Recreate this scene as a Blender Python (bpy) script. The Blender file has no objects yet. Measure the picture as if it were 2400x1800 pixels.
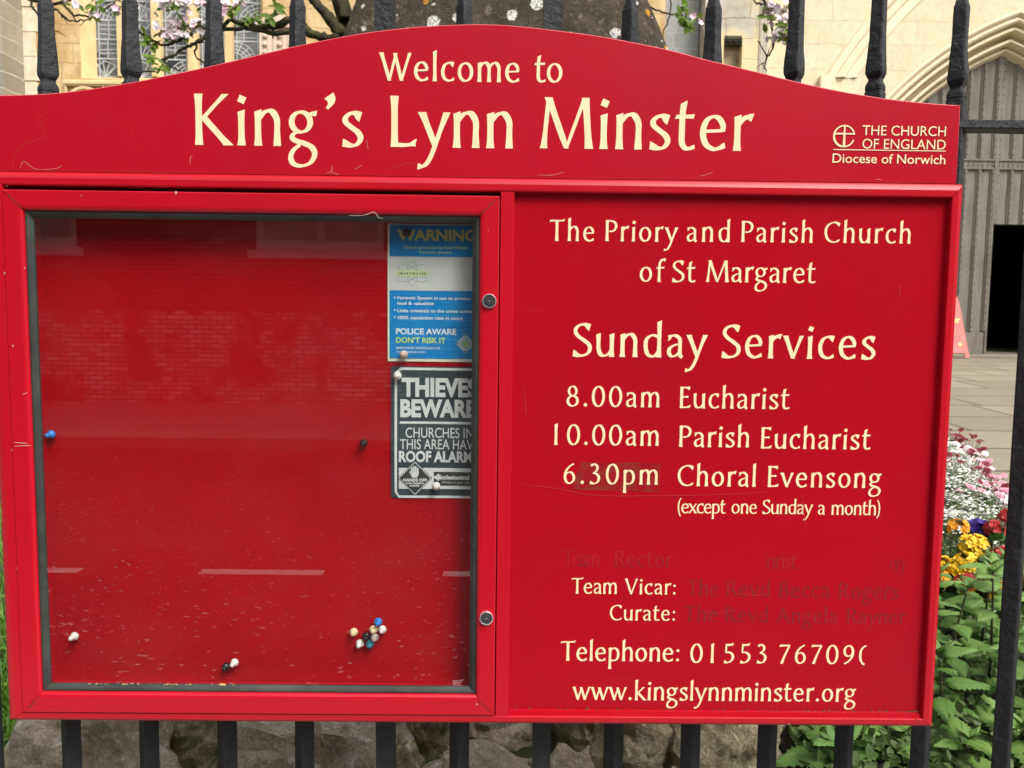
import bpy, bmesh, math, random
from mathutils import Vector, Matrix, noise
from mathutils.geometry import delaunay_2d_cdt, tessellate_polygon
SC = bpy.context.scene
COL = SC.collection
PI = math.pi
R = math.radians

# ============================================================ camera, sky, sun
cd = bpy.data.cameras.new('camera')
cam = bpy.data.objects.new('camera', cd); COL.objects.link(cam)
cd.sensor_width = 36.0; cd.lens = 36.0*1803/2400; cd.clip_start = .05; cd.clip_end = 2000
def cam_matrix(p, y, r, loc):
    cp, sp, cy, sy = math.cos(p), math.sin(p), math.cos(y), math.sin(y)
    f = Vector((sy*cp, cy*cp, -sp)); right = Vector((cy, -sy, 0)); up = right.cross(f)
    c, s = math.cos(r), math.sin(r)
    r2 = c*right+s*up; u2 = -s*right+c*up
    m = Matrix((r2, u2, -f)).transposed().to_4x4(); m.translation = loc
    return m
cam.matrix_world = cam_matrix(0.0798167, 0.0092472, 0.0118285, Vector((0.045862, -1.195407, 1.5)))
cd.dof.use_dof = True; cd.dof.focus_distance = 1.21; cd.dof.aperture_fstop = 12.0
SC.camera = cam
SUN = Vector((.50, -.62, 1.0)).normalized()
w = bpy.data.worlds.new('World'); SC.world = w; w.use_nodes = True
nt = w.node_tree; nt.nodes.clear()
sky = nt.nodes.new('ShaderNodeTexSky'); sky.sky_type = 'NISHITA'; sky.sun_disc = False
sky.sun_elevation = math.asin(SUN.z); sky.sun_rotation = math.atan2(SUN.x, SUN.y)
sky.dust_density = 6; sky.air_density = 1.0
hs = nt.nodes.new('ShaderNodeHueSaturation'); hs.inputs['Saturation'].default_value = .22
bg = nt.nodes.new('ShaderNodeBackground'); bg.inputs['Strength'].default_value = .12
ow = nt.nodes.new('ShaderNodeOutputWorld')
nt.links.new(sky.outputs[0], hs.inputs['Color']); nt.links.new(hs.outputs[0], bg.inputs['Color']); nt.links.new(bg.outputs[0], ow.inputs[0])
sl = bpy.data.lights.new('sun', 'SUN'); sl.energy = 1.5; sl.angle = R(24); sl.color = (1.0, .965, .90)
so = bpy.data.objects.new('sun', sl); COL.objects.link(so)
so.rotation_euler = SUN.to_track_quat('Z', 'Y').to_euler()
SC.view_settings.view_transform = 'Standard'; SC.view_settings.look = 'None'
SC.view_settings.exposure = 0.88; SC.view_settings.gamma = 1.0
try:
    SC.cycles.max_bounces = 8; SC.cycles.transparent_max_bounces = 12; SC.cycles.use_denoising = True
except Exception: pass

# ============================================================ helpers
def obj(name, me, parent=None, loc=None):
    o = bpy.data.objects.new(name, me); COL.objects.link(o)
    if parent is not None: o.parent = parent
    if loc is not None: o.location = loc
    return o
def tag(o, label=None, cat=None, group=None, kind=None):
    if label: o['label'] = label
    if cat: o['category'] = cat
    if group: o['group'] = group
    if kind: o['kind'] = kind
    return o
def thing(name, label, cat, loc=(0, 0, 0), group=None):
    o = bpy.data.objects.new(name, None); COL.objects.link(o)
    o.location = loc; o.empty_display_size = .1
    return tag(o, label, cat, group)
def origin(o):
    v = Vector((0, 0, 0))
    while o is not None: v += Vector(o.location); o = o.parent
    return v
class MB:
    """collects verts and faces given in world coordinates"""
    def __init__(s): s.v = []; s.f = []; s.m = []
    def add(s, vs, fs, m=0):
        b = len(s.v); s.v.extend([tuple(v) for v in vs]); s.f.extend([tuple(i+b for i in f) for f in fs]); s.m.extend([m]*len(fs))
    def box(s, x0, x1, y0, y1, z0, z1, m=0):
        s.add([(x0,y0,z0),(x1,y0,z0),(x1,y1,z0),(x0,y1,z0),(x0,y0,z1),(x1,y0,z1),(x1,y1,z1),(x0,y1,z1)],
              [(0,3,2,1),(4,5,6,7),(0,1,5,4),(1,2,6,5),(2,3,7,6),(3,0,4,7)], m)
    def loft(s, rings, m=0, caps=True, close=True):
        n = len(rings[0]); b = len(s.v)
        for r in rings: s.v.extend([tuple(v) for v in r])
        for i in range(len(rings)-1):
            for j in range(n if close else n-1):
                k = (j+1) % n
                s.f.append((b+i*n+j, b+i*n+k, b+(i+1)*n+k, b+(i+1)*n+j)); s.m.append(m)
        if caps and close:
            s.f.append(tuple(b+j for j in range(n-1, -1, -1))); s.m.append(m)
            e = b+(len(rings)-1)*n; s.f.append(tuple(e+j for j in range(n))); s.m.append(m)
    def tube(s, P, rad, n=8, m=0, rough=0.0):
        P = [Vector(p) for p in P]
        if not hasattr(rad, '__len__'): rad = [rad]*len(P)
        rings = []; u = None
        for i, p in enumerate(P):
            t = (P[min(i+1, len(P)-1)]-P[max(i-1, 0)])
            t = t.normalized() if t.length > 1e-9 else Vector((0, 0, 1))
            if u is None: u = t.orthogonal().normalized()
            else:
                u = u-t*u.dot(t); u = u.normalized() if u.length > 1e-6 else t.orthogonal().normalized()
            v = t.cross(u); rr = rad[i]
            ring = []
            for k in range(n):
                a = 2*PI*k/n; q = rr
                if rough: q *= 1+rough*noise.noise(p*18+Vector((math.cos(a), math.sin(a), 0))*1.4)
                ring.append(p+(u*math.cos(a)+v*math.sin(a))*q)
            rings.append(ring)
        s.loft(rings, m)
    def lathe(s, base, axis, prof, n=20, m=0, ms=None):
        axis = Vector(axis).normalized(); u = axis.orthogonal().normalized(); v = axis.cross(u); base = Vector(base)
        rings = [[base+axis*h+(u*math.cos(2*PI*k/n)+v*math.sin(2*PI*k/n))*r for k in range(n)] for r, h in prof]
        if ms is None: s.loft(rings, m)
        else:
            for i in range(len(rings)-1): s.loft(rings[i:i+2], ms[i], caps=False)
            b = len(s.v); s.v.extend([tuple(q) for q in rings[-1]]); s.f.append(tuple(range(b, b+n))); s.m.append(ms[-1])
    def prism(s, outline, y0, y1, m=0):
        """closed outline in X,Z (counter-clockwise from the front), from y0 (front) to y1"""
        n = len(outline); f = [(x, y0, z) for x, z in outline]; k = [(x, y1, z) for x, z in outline]
        tri = tessellate_polygon([[Vector((x, z, 0)) for x, z in outline]])
        s.add(f, tri, m); s.add(k, [t[::-1] for t in tri], m)
        s.add(f+k, [(i, (i+1) % n, n+(i+1) % n, n+i) for i in range(n)], m)
    def build(s, name, mats, parent=None, smooth=False, loc=None, fix=True):
        o0 = origin(parent) if parent is not None else Vector((0, 0, 0))
        if loc is not None: o0 = o0+Vector(loc)
        me = bpy.data.meshes.new(name)
        me.from_pydata([(x-o0.x, y-o0.y, z-o0.z) for x, y, z in s.v], [], s.f)
        if not isinstance(mats, (list, tuple)): mats = [mats]
        for mm in mats: me.materials.append(mm)
        me.polygons.foreach_set('material_index', [min(i, len(mats)-1) for i in s.m])
        if smooth: me.polygons.foreach_set('use_smooth', [True]*len(me.polygons))
        me.update()
        if fix:
            bm = bmesh.new(); bm.from_mesh(me); bmesh.ops.recalc_face_normals(bm, faces=bm.faces); bm.to_mesh(me); bm.free()
        return obj(name, me, parent, loc)

# ---------------------------------------------------------------- materials
class NT:
    def __init__(s, name):
        s.m = bpy.data.materials.new(name); s.m.use_nodes = True; s.t = s.m.node_tree
        s.b = s.t.nodes['Principled BSDF']; s.o = s.t.nodes['Material Output']
        s.tc = s.t.nodes.new('ShaderNodeTexCoord')
    def n(s, t, **kw):
        x = s.t.nodes.new('ShaderNode'+t)
        for k, v in kw.items():
            if k.startswith('_'): setattr(x, k[1:], v)
        return x
    def l(s, a, b): s.t.links.new(a, b)
    def co(s, scale=(1, 1, 1), rot=(0, 0, 0), loc=(0, 0, 0)):
        mp = s.n('Mapping'); mp.inputs['Scale'].default_value = scale; mp.inputs['Rotation'].default_value = rot; mp.inputs['Location'].default_value = loc
        s.l(s.tc.outputs['Object'], mp.inputs['Vector']); return mp.outputs[0]
    def noise(s, scale, detail=4, rough=.55, vec=None, dist=0):
        x = s.n('TexNoise'); x.inputs['Scale'].default_value = scale; x.inputs['Detail'].default_value = detail
        x.inputs['Roughness'].default_value = rough; x.inputs['Distortion'].default_value = dist
        s.l(vec if vec is not None else s.tc.outputs['Object'], x.inputs['Vector']); return x.outputs['Fac']
    def ramp(s, fac, stops):
        x = s.n('ValToRGB'); e = x.color_ramp.elements
        while len(e) < len(stops): e.new(.5)
        for i, (p, c) in enumerate(stops):
            e[i].position = p; e[i].color = (c, c, c, 1) if not hasattr(c, '__len__') else (*c, 1)
        s.l(fac, x.inputs[0]); return x.outputs[0]
    def mix(s, fac, a, b, mode='MIX'):
        x = s.n('Mix'); x.data_type = 'RGBA'; x.blend_type = mode
        for v, i in ((fac, 0), (a, 6), (b, 7)):
            if hasattr(v, 'links'): s.l(v, x.inputs[i])
            elif hasattr(v, '__len__'): x.inputs[i].default_value = (*v, 1)
            else: x.inputs[i].default_value = v
        return x.outputs[2]
    def math(s, op, a, b=0.0):
        x = s.n('Math'); x.operation = op
        for v, i in ((a, 0), (b, 1)):
            if hasattr(v, 'links'): s.l(v, x.inputs[i])
            else: x.inputs[i].default_value = v
        return x.outputs[0]
    def bump(s, h, strength=.3, dist=.01, nrm=None):
        x = s.n('Bump'); x.inputs['Strength'].default_value = strength; x.inputs['Distance'].default_value = dist
        s.l(h, x.inputs['Height'])
        if nrm is not None: s.l(nrm, x.inputs['Normal'])
        return x.outputs[0]
    def fin(s, col=None, rough=None, spec=None, nrm=None, metal=None, sub=None):
        for v, k in ((col, 'Base Color'), (rough, 'Roughness'), (spec, 'Specular IOR Level'), (nrm, 'Normal'), (metal, 'Metallic')):
            if v is None: continue
            if hasattr(v, 'links'): s.l(v, s.b.inputs[k])
            elif hasattr(v, '__len__'): s.b.inputs[k].default_value = (*v, 1)
            else: s.b.inputs[k].default_value = v
        return s.m
def sr(r, g, b):
    f = lambda c: (c/255/12.92 if c/255 <= .04045 else ((c/255+.055)/1.055)**2.4)
    return (f(r), f(g), f(b))
def simple(name, col, rough=.5, col2=None, scale=6, bump=0, bscale=60, bdist=.002, spec=.5, metal=0.0, lo=.35, hi=.65):
    t = NT(name); c = col
    if col2 is not None: c = t.mix(t.ramp(t.noise(scale, 5), [(lo, 0.0), (hi, 1.0)]), col, col2)
    nr = t.bump(t.noise(bscale, 4), bump, bdist) if bump else None
    return t.fin(c, rough, spec, nr, metal)

def m_redpaint(name, base, rough=.34, dirt=.5, grain=.04, spec=.5):
    t = NT(name)
    n1 = t.ramp(t.noise(2.2, 5, .6), [(.35, 0.0), (.75, 1.0)])
    c = t.mix(n1, base, (base[0]*.90, base[1]*1.25, base[2]*1.12))
    gm = t.ramp(t.noise(3.1, 7, .66, t.co((1, 1, .45), (0, 0, 0), (4, 0, 2))), [(.48, 0.0), (.78, 1.0)]); c = t.mix(t.math('MULTIPLY', gm, .26*dirt), c, (.16, .015, .014))
    # pale dust flecks and faint rubbed streaks
    fl = t.ramp(t.noise(150, 3, .7), [(.735, 0.0), (.77, 1.0)])
    c = t.mix(t.math('MULTIPLY', fl, .30*dirt), c, (.60, .20, .20))
    st = t.ramp(t.noise(6, 6, .7, t.co((1, 1, 7), (0, .25, 0))), [(.60, 0.0), (.80, 1.0)])
    c = t.mix(t.math('MULTIPLY', st, .10*dirt), c, (.62, .14, .16))
    rg = t.math('ADD', t.math('MULTIPLY', t.noise(5, 5), .16), rough-.08)
    nr = t.bump(t.noise(420, 2), grain, .0006)
    return t.fin(c, rg, spec, nr)
RED = (.47, .0030, .014)
MRED = m_redpaint('red_paint', RED, .30, spec=.42)
MREDH = m_redpaint('red_header_paint', (.43, .0036, .017), .36, spec=.20)
MREDP = m_redpaint('red_panel_paint', (.385, .0026, .0115), .27, spec=.20)
MEDGE = simple('red_edge_highlight', (.62, .08, .09), .5)
def m_pinboard():
    t = NT('pinboard_fabric')
    n1 = t.ramp(t.noise(3, 5), [(.3, 0.0), (.7, 1.0)])
    c = t.mix(n1, (.415, .0022, .0065), (.355, .003, .009))
    h = t.noise(900, 2)
    return t.fin(c, .85, .08, t.bump(h, .25, .0006))
MPIN = m_pinboard()
CREAM = simple('cream_vinyl', (.86, .71, .44), .5, (.82, .66, .39), 30, spec=.3)
GHOST_M = simple('faded_letter_ghost', (.185, .0022, .008), .5, (.32, .003, .012), 60, lo=.40, hi=.72)  # darker ghost marks left by scraped-off letters
GHOST_F = simple('faint_letter_ghost', (.235, .0024, .009), .45, (.365, .0028, .012), 45, lo=.42, hi=.60)
def m_rubber():
    t = NT('rubber_gasket')
    n1 = t.ramp(t.noise(14, 6, .65, t.co((.6, 1, 1))), [(.38, 0.0), (.7, 1.0)])
    c = t.mix(n1, (.018, .021, .018), (.046, .052, .044))
    return t.fin(c, .6, .4, t.bump(t.noise(300, 3), .2, .0006))
MRUB = m_rubber()
def m_glass():
    t = NT('clear_pane'); t.t.nodes.remove(t.b)
    tr = t.n('BsdfTransparent'); tr.inputs[0].default_value = (.955, .97, .96, 1)
    gl = t.n('BsdfGlossy'); gl.inputs['Roughness'].default_value = .004
    gl.inputs[0].default_value = (.95, .98, 1, 1)
    df = t.n('BsdfDiffuse'); df.inputs[0].default_value = (.75, .72, .70, 1)
    geo = t.n('NewGeometry')
    fr = t.n('Fresnel'); fr.inputs['IOR'].default_value = 1.52
    fac = t.math('MULTIPLY', fr.outputs[0], t.math('SUBTRACT', 1.0, geo.outputs['Backfacing']))
    fac = t.math('MULTIPLY', fac, 1.65)
    mx = t.n('MixShader'); t.l(fac, mx.inputs[0]); t.l(tr.outputs[0], mx.inputs[1]); t.l(gl.outputs[0], mx.inputs[2])
    # thin film of dust and a few smears on the pane
    du = t.ramp(t.noise(5, 6, .7, t.co((1, 1, 1.6))), [(.45, 0.0), (.8, .006)])
    m2 = t.n('MixShader'); t.l(du, m2.inputs[0]); t.l(mx.outputs[0], m2.inputs[1]); t.l(df.outputs[0], m2.inputs[2])
    t.l(m2.outputs[0], t.o.inputs[0]); return t.m
MGLASS = m_glass()
MIRON = None
def m_iron():
    t = NT('black_iron_paint')
    n1 = t.ramp(t.noise(20, 6, .65), [(.35, 0.0), (.75, 1.0)])
    c = t.mix(n1, (.0065, .0075, .0100), (.017, .019, .024))
    ch = t.ramp(t.noise(55, 5, .7), [(.71, 0.0), (.75, 1.0)])
    c = t.mix(t.math('MULTIPLY', ch, .5), c, (.14, .145, .15))
    b1 = t.bump(t.math('ADD', t.noise(60, 6, .7), t.math('MULTIPLY', t.noise(17, 4, .6), 1.2)), .9, .006)
    return t.fin(c, t.math('ADD', t.math('MULTIPLY', t.noise(40, 4), .25), .42), .42, b1)
MIRON = m_iron()
CHROME = simple('chrome', (.86, .86, .87), .24, metal=.85)
DKMETAL = simple('dark_lock_face', (.085, .088, .092), .34, (.14, .14, .15), 300, metal=.7)
DARK = simple('slot_and_print_black', (.004, .004, .004), .8)  # flat black of the lock slots and the printed badge dots
def m_ashlar(name, ca, cb, cm, stain, bw=.62, bh=.31, off=(0, 0, 0), stain_amt=.5, mort=.011, big=None):
    t = NT(name)
    v = t.co((1, 1, 1), (R(90), 0, 0), off)   # X,Z -> X,Y of the brick pattern
    nz = t.n('TexNoise'); nz.inputs['Scale'].default_value = 2.4; nz.inputs['Detail'].default_value = 3
    t.l(t.tc.outputs['Object'], nz.inputs['Vector'])
    vv = t.n('VectorMath'); vv.operation = 'MULTIPLY_ADD'; t.l(nz.outputs['Color'], vv.inputs[0]); vv.inputs[1].default_value = (.10, .10, 0); t.l(v, vv.inputs[2])
    br = t.n('TexBrick'); t.l(vv.outputs[0], br.inputs['Vector'])
    br.inputs['Scale'].default_value = 1; br.inputs['Brick Width'].default_value = bw; br.inputs['Row Height'].default_value = bh
    br.inputs['Mortar Size'].default_value = mort; br.inputs['Mortar Smooth'].default_value = .4; br.inputs['Bias'].default_value = 0
    br.offset_frequency = 2; br.squash = 1.35; br.squash_frequency = 3
    br.inputs['Color1'].default_value = (*ca, 1); br.inputs['Color2'].default_value = (*cb, 1); br.inputs['Mortar'].default_value = (*cm, 1)
    s1 = t.ramp(t.noise(1.3, 7, .68), [(.42, 0.0), (.70, 1.0)])
    c = t.mix(t.math('MULTIPLY', s1, stain_amt), br.outputs['Color'], stain)
    s2 = t.ramp(t.noise(9, 7, .7), [(.48, 0.0), (.75, 1.0)])
    c = t.mix(t.math('MULTIPLY', s2, .35), c, tuple(x*.62 for x in stain))
    if big is not None:
        s3 = t.ramp(t.noise(.55, 4, .6), [(.46, 0.0), (.56, 1.0)]); c = t.mix(s3, c, big)
    b = t.bump(t.math('ADD', t.math('MULTIPLY', br.outputs['Fac'], -1.0), t.math('MULTIPLY', t.noise(14, 7, .7), .9)), .6, .012)
    return t.fin(c, .9, .2, b)

# ============================================================ the setting: street side, churchyard ground
def terrain_z(x, y):
    if y < .16: return 0.0
    return .45+.0437*(y-.2)
g = MB(); g.add([(-400,-400,-.06),(400,-400,-.06),(400,400,-.06),(-400,400,-.06)], [(0,1,2,3)])
tag(g.build('ground', simple('bare_ground', (.06, .055, .045), .95, (.09, .085, .06), 3)), kind='structure')
def m_asphalt():
    t = NT('asphalt'); c = t.mix(t.ramp(t.noise(90, 3), [(.35, 0.0), (.65, 1.0)]), (.016, .016, .018), (.036, .035, .034))
    c = t.mix(t.math('MULTIPLY', t.ramp(t.noise(.8, 4), [(.4, 0.0), (.7, 1.0)]), .5), c, (.032, .031, .031))
    return t.fin(c, .85, .3, t.bump(t.noise(160, 2), .5, .004))
MASPH = m_asphalt()
g = MB(); g.box(-40, 40, -7.62, -1.55, -.055, 0.0); tag(g.build('road', MASPH), kind='structure')
def m_flags(name, ca, cb, cm, bw, bh):
    t = NT(name); v = t.co((1, 1, 1), (0, 0, R(0)))
    br = t.n('TexBrick'); t.l(v, br.inputs['Vector']); br.inputs['Scale'].default_value = 1
    br.inputs['Brick Width'].default_value = bw; br.inputs['Row Height'].default_value = bh; br.inputs['Mortar Size'].default_value = .017
    br.squash = 1.4; br.squash_frequency = 2
    br.inputs['Color1'].default_value = (*ca, 1); br.inputs['Color2'].default_value = (*cb, 1); br.inputs['Mortar'].default_value = (*cm, 1)
    c = t.mix(t.math('MULTIPLY', t.ramp(t.noise(2.0, 6, .65), [(.35, 0.0), (.7, 1.0)]), .4), br.outputs['Color'], tuple(x*.62 for x in ca))
    c = t.mix(t.math('MULTIPLY', t.ramp(t.noise(30, 5, .65), [(.5, 0.0), (.7, 1.0)]), .25), c, tuple(min(1, x*1.4) for x in ca))
    b = t.bump(t.math('ADD', t.math('MULTIPLY', br.outputs['Fac'], -1.2), t.noise(22, 5)), .5, .008)
    return t.fin(c, .85, .3, b)
MFLAG = m_flags('york_stone_flags', (.275, .240, .180), (.205, .178, .130), (.050, .042, .030), .95, .70)
MFLAG2 = m_flags('street_flags', (.40, .385, .36), (.33, .32, .30), (.10, .10, .09), .9, .6)
g = MB(); g.box(-40, 40, -11.5, -7.77, -.05, .12); tag(g.build('far_pavement', MFLAG2), kind='structure')
g = MB(); g.box(-40, 40, -1.42, -.15, -.05, .12); tag(g.build('near_pavement', MFLAG2), kind='structure')
MKERB = simple('kerb_granite', (.33, .32, .30), .8, (.24, .235, .225), 9, .3, 60)
g = MB(); g.box(-40, 40, -7.77, -7.62, -.05, .125); tag(g.build('far_kerb', MKERB), kind='structure')
g = MB(); g.box(-40, 40, -1.55, -1.42, -.05, .125); tag(g.build('near_kerb', MKERB), kind='structure')
MPAINT = simple('road_paint', (.78, .77, .74), .7, (.55, .54, .52), 20)
g = MB()
for k in range(-9, 10):
    xx = -1.385+k*1.44
    g.add([(xx-.365,-3.31,.004),(xx+.365,-3.31,.004),(xx+.365,-3.22,.004),(xx-.365,-3.22,.004)], [(0,1,2,3)])
tag(g.build('lane_marking', MPAINT), kind='structure')
# churchyard lawn terrain
random.seed(11)
g = MB(); nx, ny = 60, 40
for j in range(ny+1):
    for i in range(nx+1):
        x = -20+40*i/nx; y = .17+(14.9-.17)*(j/ny)**1.6
        g.v.append((x, y, terrain_z(x, y)+.015*noise.noise(Vector((x*1.3, y*1.3, 0)))))
for j in range(ny):
    for i in range(nx):
        a = j*(nx+1)+i; g.f.append((a, a+1, a+nx+2, a+nx+1)); g.m.append(0)
tag(g.build('lawn_terrain', simple('turf_soil', (.032, .040, .014), .95, (.05, .065, .022), 5, .4, 40, .01), smooth=True), kind='structure')
# flagged path to the church door, one sheet over the lawn slope
g = MB()
edge = [(1.95, .9), (2.02, 1.35), (2.32, 2.05), (2.98, 3.56), (3.75, 5.4), (3.9, 7.4), (3.9, 9.5), (3.9, 12.1)]
for i, (x, y) in enumerate(edge):
    z = terrain_z(x, y)+.022
    g.v += [(x, y, z), (8.5, y, z), (14, y, z)]
for i in range(len(edge)-1):
    a = i*3; g.f += [(a, a+1, a+4, a+3), (a+1, a+2, a+5, a+4)]; g.m += [0, 0]
tag(g.build('path', MFLAG), kind='structure')
# forecourt in front of the church wall
g = MB(); g.add([(-14,12.05,terrain_z(0,12.05)+.03),(14,12.05,terrain_z(0,12.05)+.03),(14,13.9,terrain_z(0,13.4)),(-14,13.9,terrain_z(0,13.4))], [(0,1,2,3)])
tag(g.build('forecourt', MFLAG), kind='structure')
# low wall that carries the railing
g = MB()
for k in range(14):
    x0 = -5.6+k*.8
    g.box(x0+.004, x0+.796, -.02+.004*math.sin(k*2.1), .19, -.05, .40)
kw = g.build('plinth_wall', m_ashlar('plinth_stone', (.33,.31,.27), (.27,.25,.22), (.18,.17,.15), (.17,.16,.13), .8, .45))
tag(kw, 'low stone plinth wall under the black railing', 'wall')

# ---------------- brick house across the street (seen only as a reflection in the cabinet glass)
def m_brick():
    t = NT('old_brick'); v = t.co((1, 1, 1), (R(90), 0, 0))
    br = t.n('TexBrick'); t.l(v, br.inputs['Vector']); br.inputs['Scale'].default_value = 1
    br.inputs['Brick Width'].default_value = .235; br.inputs['Row Height'].default_value = .078; br.inputs['Mortar Size'].default_value = .008
    br.inputs['Color1'].default_value = (.085, .040, .028, 1); br.inputs['Color2'].default_value = (.125, .065, .045, 1); br.inputs['Mortar'].default_value = (.19, .17, .145, 1)
    br2 = t.n('TexBrick'); t.l(v, br2.inputs['Vector']); br2.inputs['Scale'].default_value = 1
    br2.inputs['Brick Width'].default_value = .235; br2.inputs['Row Height'].default_value = .078; br2.inputs['Mortar Size'].default_value = .010
    br2.inputs['Color1'].default_value = (.86, .83, .78, 1); br2.inputs['Color2'].default_value = (.36, .31, .26, 1); br2.inputs['Mortar'].default_value = (.08, .06, .05, 1)
    sx = t.n('SeparateXYZ'); t.l(t.tc.outputs['Object'], sx.inputs[0])
    # old whitewash left on the courses up to shoulder height
    h = t.math('ADD', sx.outputs['Z'], t.math('MULTIPLY', t.math('SUBTRACT', t.noise(2.5, 5), .5), .35))
    lo = t.ramp(h, [(.0, 1.0), (1.0, 0.0)])
    wz = t.math('LESS_THAN', h, 1.62)
    patch = t.ramp(t.noise(1.1, 5, .65), [(.42, 0.0), (.52, 1.0)])
    c = t.mix(t.math('MULTIPLY', wz, patch), br.outputs['Color'], br2.outputs['Color'])
    return t.fin(c, .9, .2)
house = thing('brick_house', 'old red brick house front across the street, mirrored faintly in the cabinet glass', 'house', (0, -11.5, 0))
WIN = [(-9.6, -6.95), (-4.05, -1.95), (.95, 3.05), (5.9, 8.0)]
g = MB()
xs = [-26]+[v for a in WIN for v in a]+[26]
for i in range(len(xs)-1):
    isw = i % 2 == 1
    if isw:
        g.box(xs[i], xs[i+1], -12.1, -11.52, .05, 2.63); g.box(xs[i], xs[i+1], -12.1, -11.52, 4.5, 7.6)
    else: g.box(xs[i], xs[i+1], -12.1, -11.52, .05, 7.6)
g.build('wall', m_brick(), house)
MWHITE = simple('white_sill_paint', (.80, .79, .76), .6, (.66, .64, .60), 8)
MDGL = simple('pane_sky_reflection', (.46, .48, .52), .15, (.36, .39, .44), 3, spec=.6)  # pale blue-grey paints the sky's reflection into the panes
for a, b in WIN:
    f = MB()
    for x0, x1, z0, z1 in ((a, a+.12, 2.63, 4.5), (b-.12, b, 2.63, 4.5), (a+.12, b-.12, 2.63, 2.80), (a+.12, b-.12, 4.36, 4.5), ((a+b)/2-.06, (a+b)/2+.06, 2.80, 4.36)):
        f.box(x0, x1, -11.64, -11.56, z0, z1)
    fo = f.build('window', MWHITE, house)
    p = MB(); p.box(a+.12, b-.12, -11.62, -11.60, 2.80, 4.36); p.build('pane', MDGL, fo)
    s = MB(); s.box(a-.10, b+.10, -11.70, -11.42, 2.50, 2.627); s.build('sill', MWHITE, fo)
g = MB(); g.add([(-26.5,-11.3,7.5),(26.5,-11.3,7.5),(26.5,-15.5,10.2),(-26.5,-15.5,10.2),(-26.5,-11.3,7.62),(26.5,-11.3,7.62),(26.5,-15.5,10.32),(-26.5,-15.5,10.32)],
    [(0,3,2,1),(4,5,6,7),(0,1,5,4),(1,2,6,5),(2,3,7,6),(3,0,4,7)]); g.build('roof', simple('clay_tiles', (.15,.07,.05), .85, (.10,.06,.05), 8), house)
# blossom petals fallen on the road: seen as pale flecks mirrored in the glass
random.seed(5)
g = MB()
for k in range(12000):
    x = random.uniform(-9, 7); y = -1.57-(random.random()**1.35)*5.7
    z = .006; r = random.uniform(.006, .017); a = random.uniform(0, PI)
    c, s = math.cos(a)*r, math.sin(a)*r; h = random.uniform(.004, .014)
    g.add([(x-c, y-s, z), (x+s*.6, y-c*.6, z+h*.4), (x+c, y+s, z+h), (x-s*.6, y+c*.6, z+h*.3)], [(0, 1, 2, 3)])
tag(g.build('fallen_petals', simple('petal_litter', (.88, .80, .79), .7)), kind='stuff')

# ============================================================ noticeboard
NB = thing('notice_board', 'large red church noticeboard with curved top and glazed cabinet fixed to black railings', 'noticeboard', (0, 0, .85))
def mitred(mb, X0, X1, Z0, Z1, wd, prof, m=0, gap=.0004):
    """four mitred mouldings. wd=(left,right,top,bottom) widths, prof=[(fraction of width, y)]"""
    wl, wr, wt, wb = wd
    def corner(k, d):
        x = X0+wl*d if k in (0, 3) else X1-wr*d
        z = Z0+wb*d if k in (0, 1) else Z1-wt*d
        return x, z
    for s_, (a, b) in enumerate(((0, 1), (1, 2), (2, 3), (3, 0))):
        ra = []; rb = []
        for d, y in prof:
            xa, za = corner(a, d); xb, zb = corner(b, d)
            ux, uz = (xb-xa), (zb-za); l = math.hypot(ux, uz); ux /= l; uz /= l
            ra.append((xa+ux*gap, y, za+uz*gap)); rb.append((xb-ux*gap, y, zb-uz*gap))
        mb.loft([ra, rb], m, caps=False, close=False)
FP = [(0,.055),(0,.022),(.02,.0125),(.07,.0080),(.18,.0036),(.34,.0012),(.52,.0),(.90,.0),(.975,.0007),(1,.003),(1,.030)]
f = MB(); mitred(f, -.7505, .7505, .850, 1.7220, (.0290, .0205, .0225, .0165), FP)
FR = f.build('frame', MRED, NB)
# back plate: closes the case behind frame, panel and mitres
b = MB(); b.box(-.7485, .7485, .0562, .0600, .852, 1.720); b.build('back_plate', MRED, NB)
# centre stile
s = MB()
pr = [(.0362,.030),(.0362,.0018),(.0368,.0008),(.0562,.0008),(.0572,.002),(.0574,.030)]
s.loft([[(x, y, .8667) for x, y in pr], [(x, y, 1.6993) for x, y in pr]], 0, caps=False, close=False)
s.build('stile', MRED, NB)
# header board with the swept top
HP = [(-.742,1.8352),(-.7267,1.8352),(-.6800,1.8370),(-.6335,1.8406),(-.5750,1.8487),(-.5161,1.8592),(-.4650,1.8700),(-.4102,1.8822),(-.3363,1.9000),(-.2851,1.9125),(-.2204,1.9264),(-.1609,1.9370),
      (-.0900,1.9455),(-.0239,1.9498),(.0130,1.9504),(.0506,1.9493),(.1207,1.9430),(.1850,1.9355),(.2445,1.9257),(.3000,1.9150),(.3481,1.9033),(.4200,1.8878),(.4820,1.8738),(.5400,1.8623),(.5991,1.8530),(.6349,1.8485),(.6900,1.8435),(.7415,1.8408)]
def smooth_line(P, n=5):
    out = []
    for i in range(len(P)-1):
        a, b_, c, d = P[max(i-1, 0)], P[i], P[i+1], P[min(i+2, len(P)-1)]
        for k in range(n):
            t = k/n
            out.append(tuple(.5*(2*b_[j]+(c[j]-a[j])*t+(2*a[j]-5*b_[j]+4*c[j]-d[j])*t*t+(3*b_[j]-a[j]-3*c[j]+d[j])*t**3) for j in range(2)))
    out.append(P[-1]); return out
top = smooth_line(HP, 4)
outl = [(-.742, 1.7225), (.7415, 1.7225)]+top[::-1]
h = MB()
cen = (0, 1.80); ins = []
n = len(outl)
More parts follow.
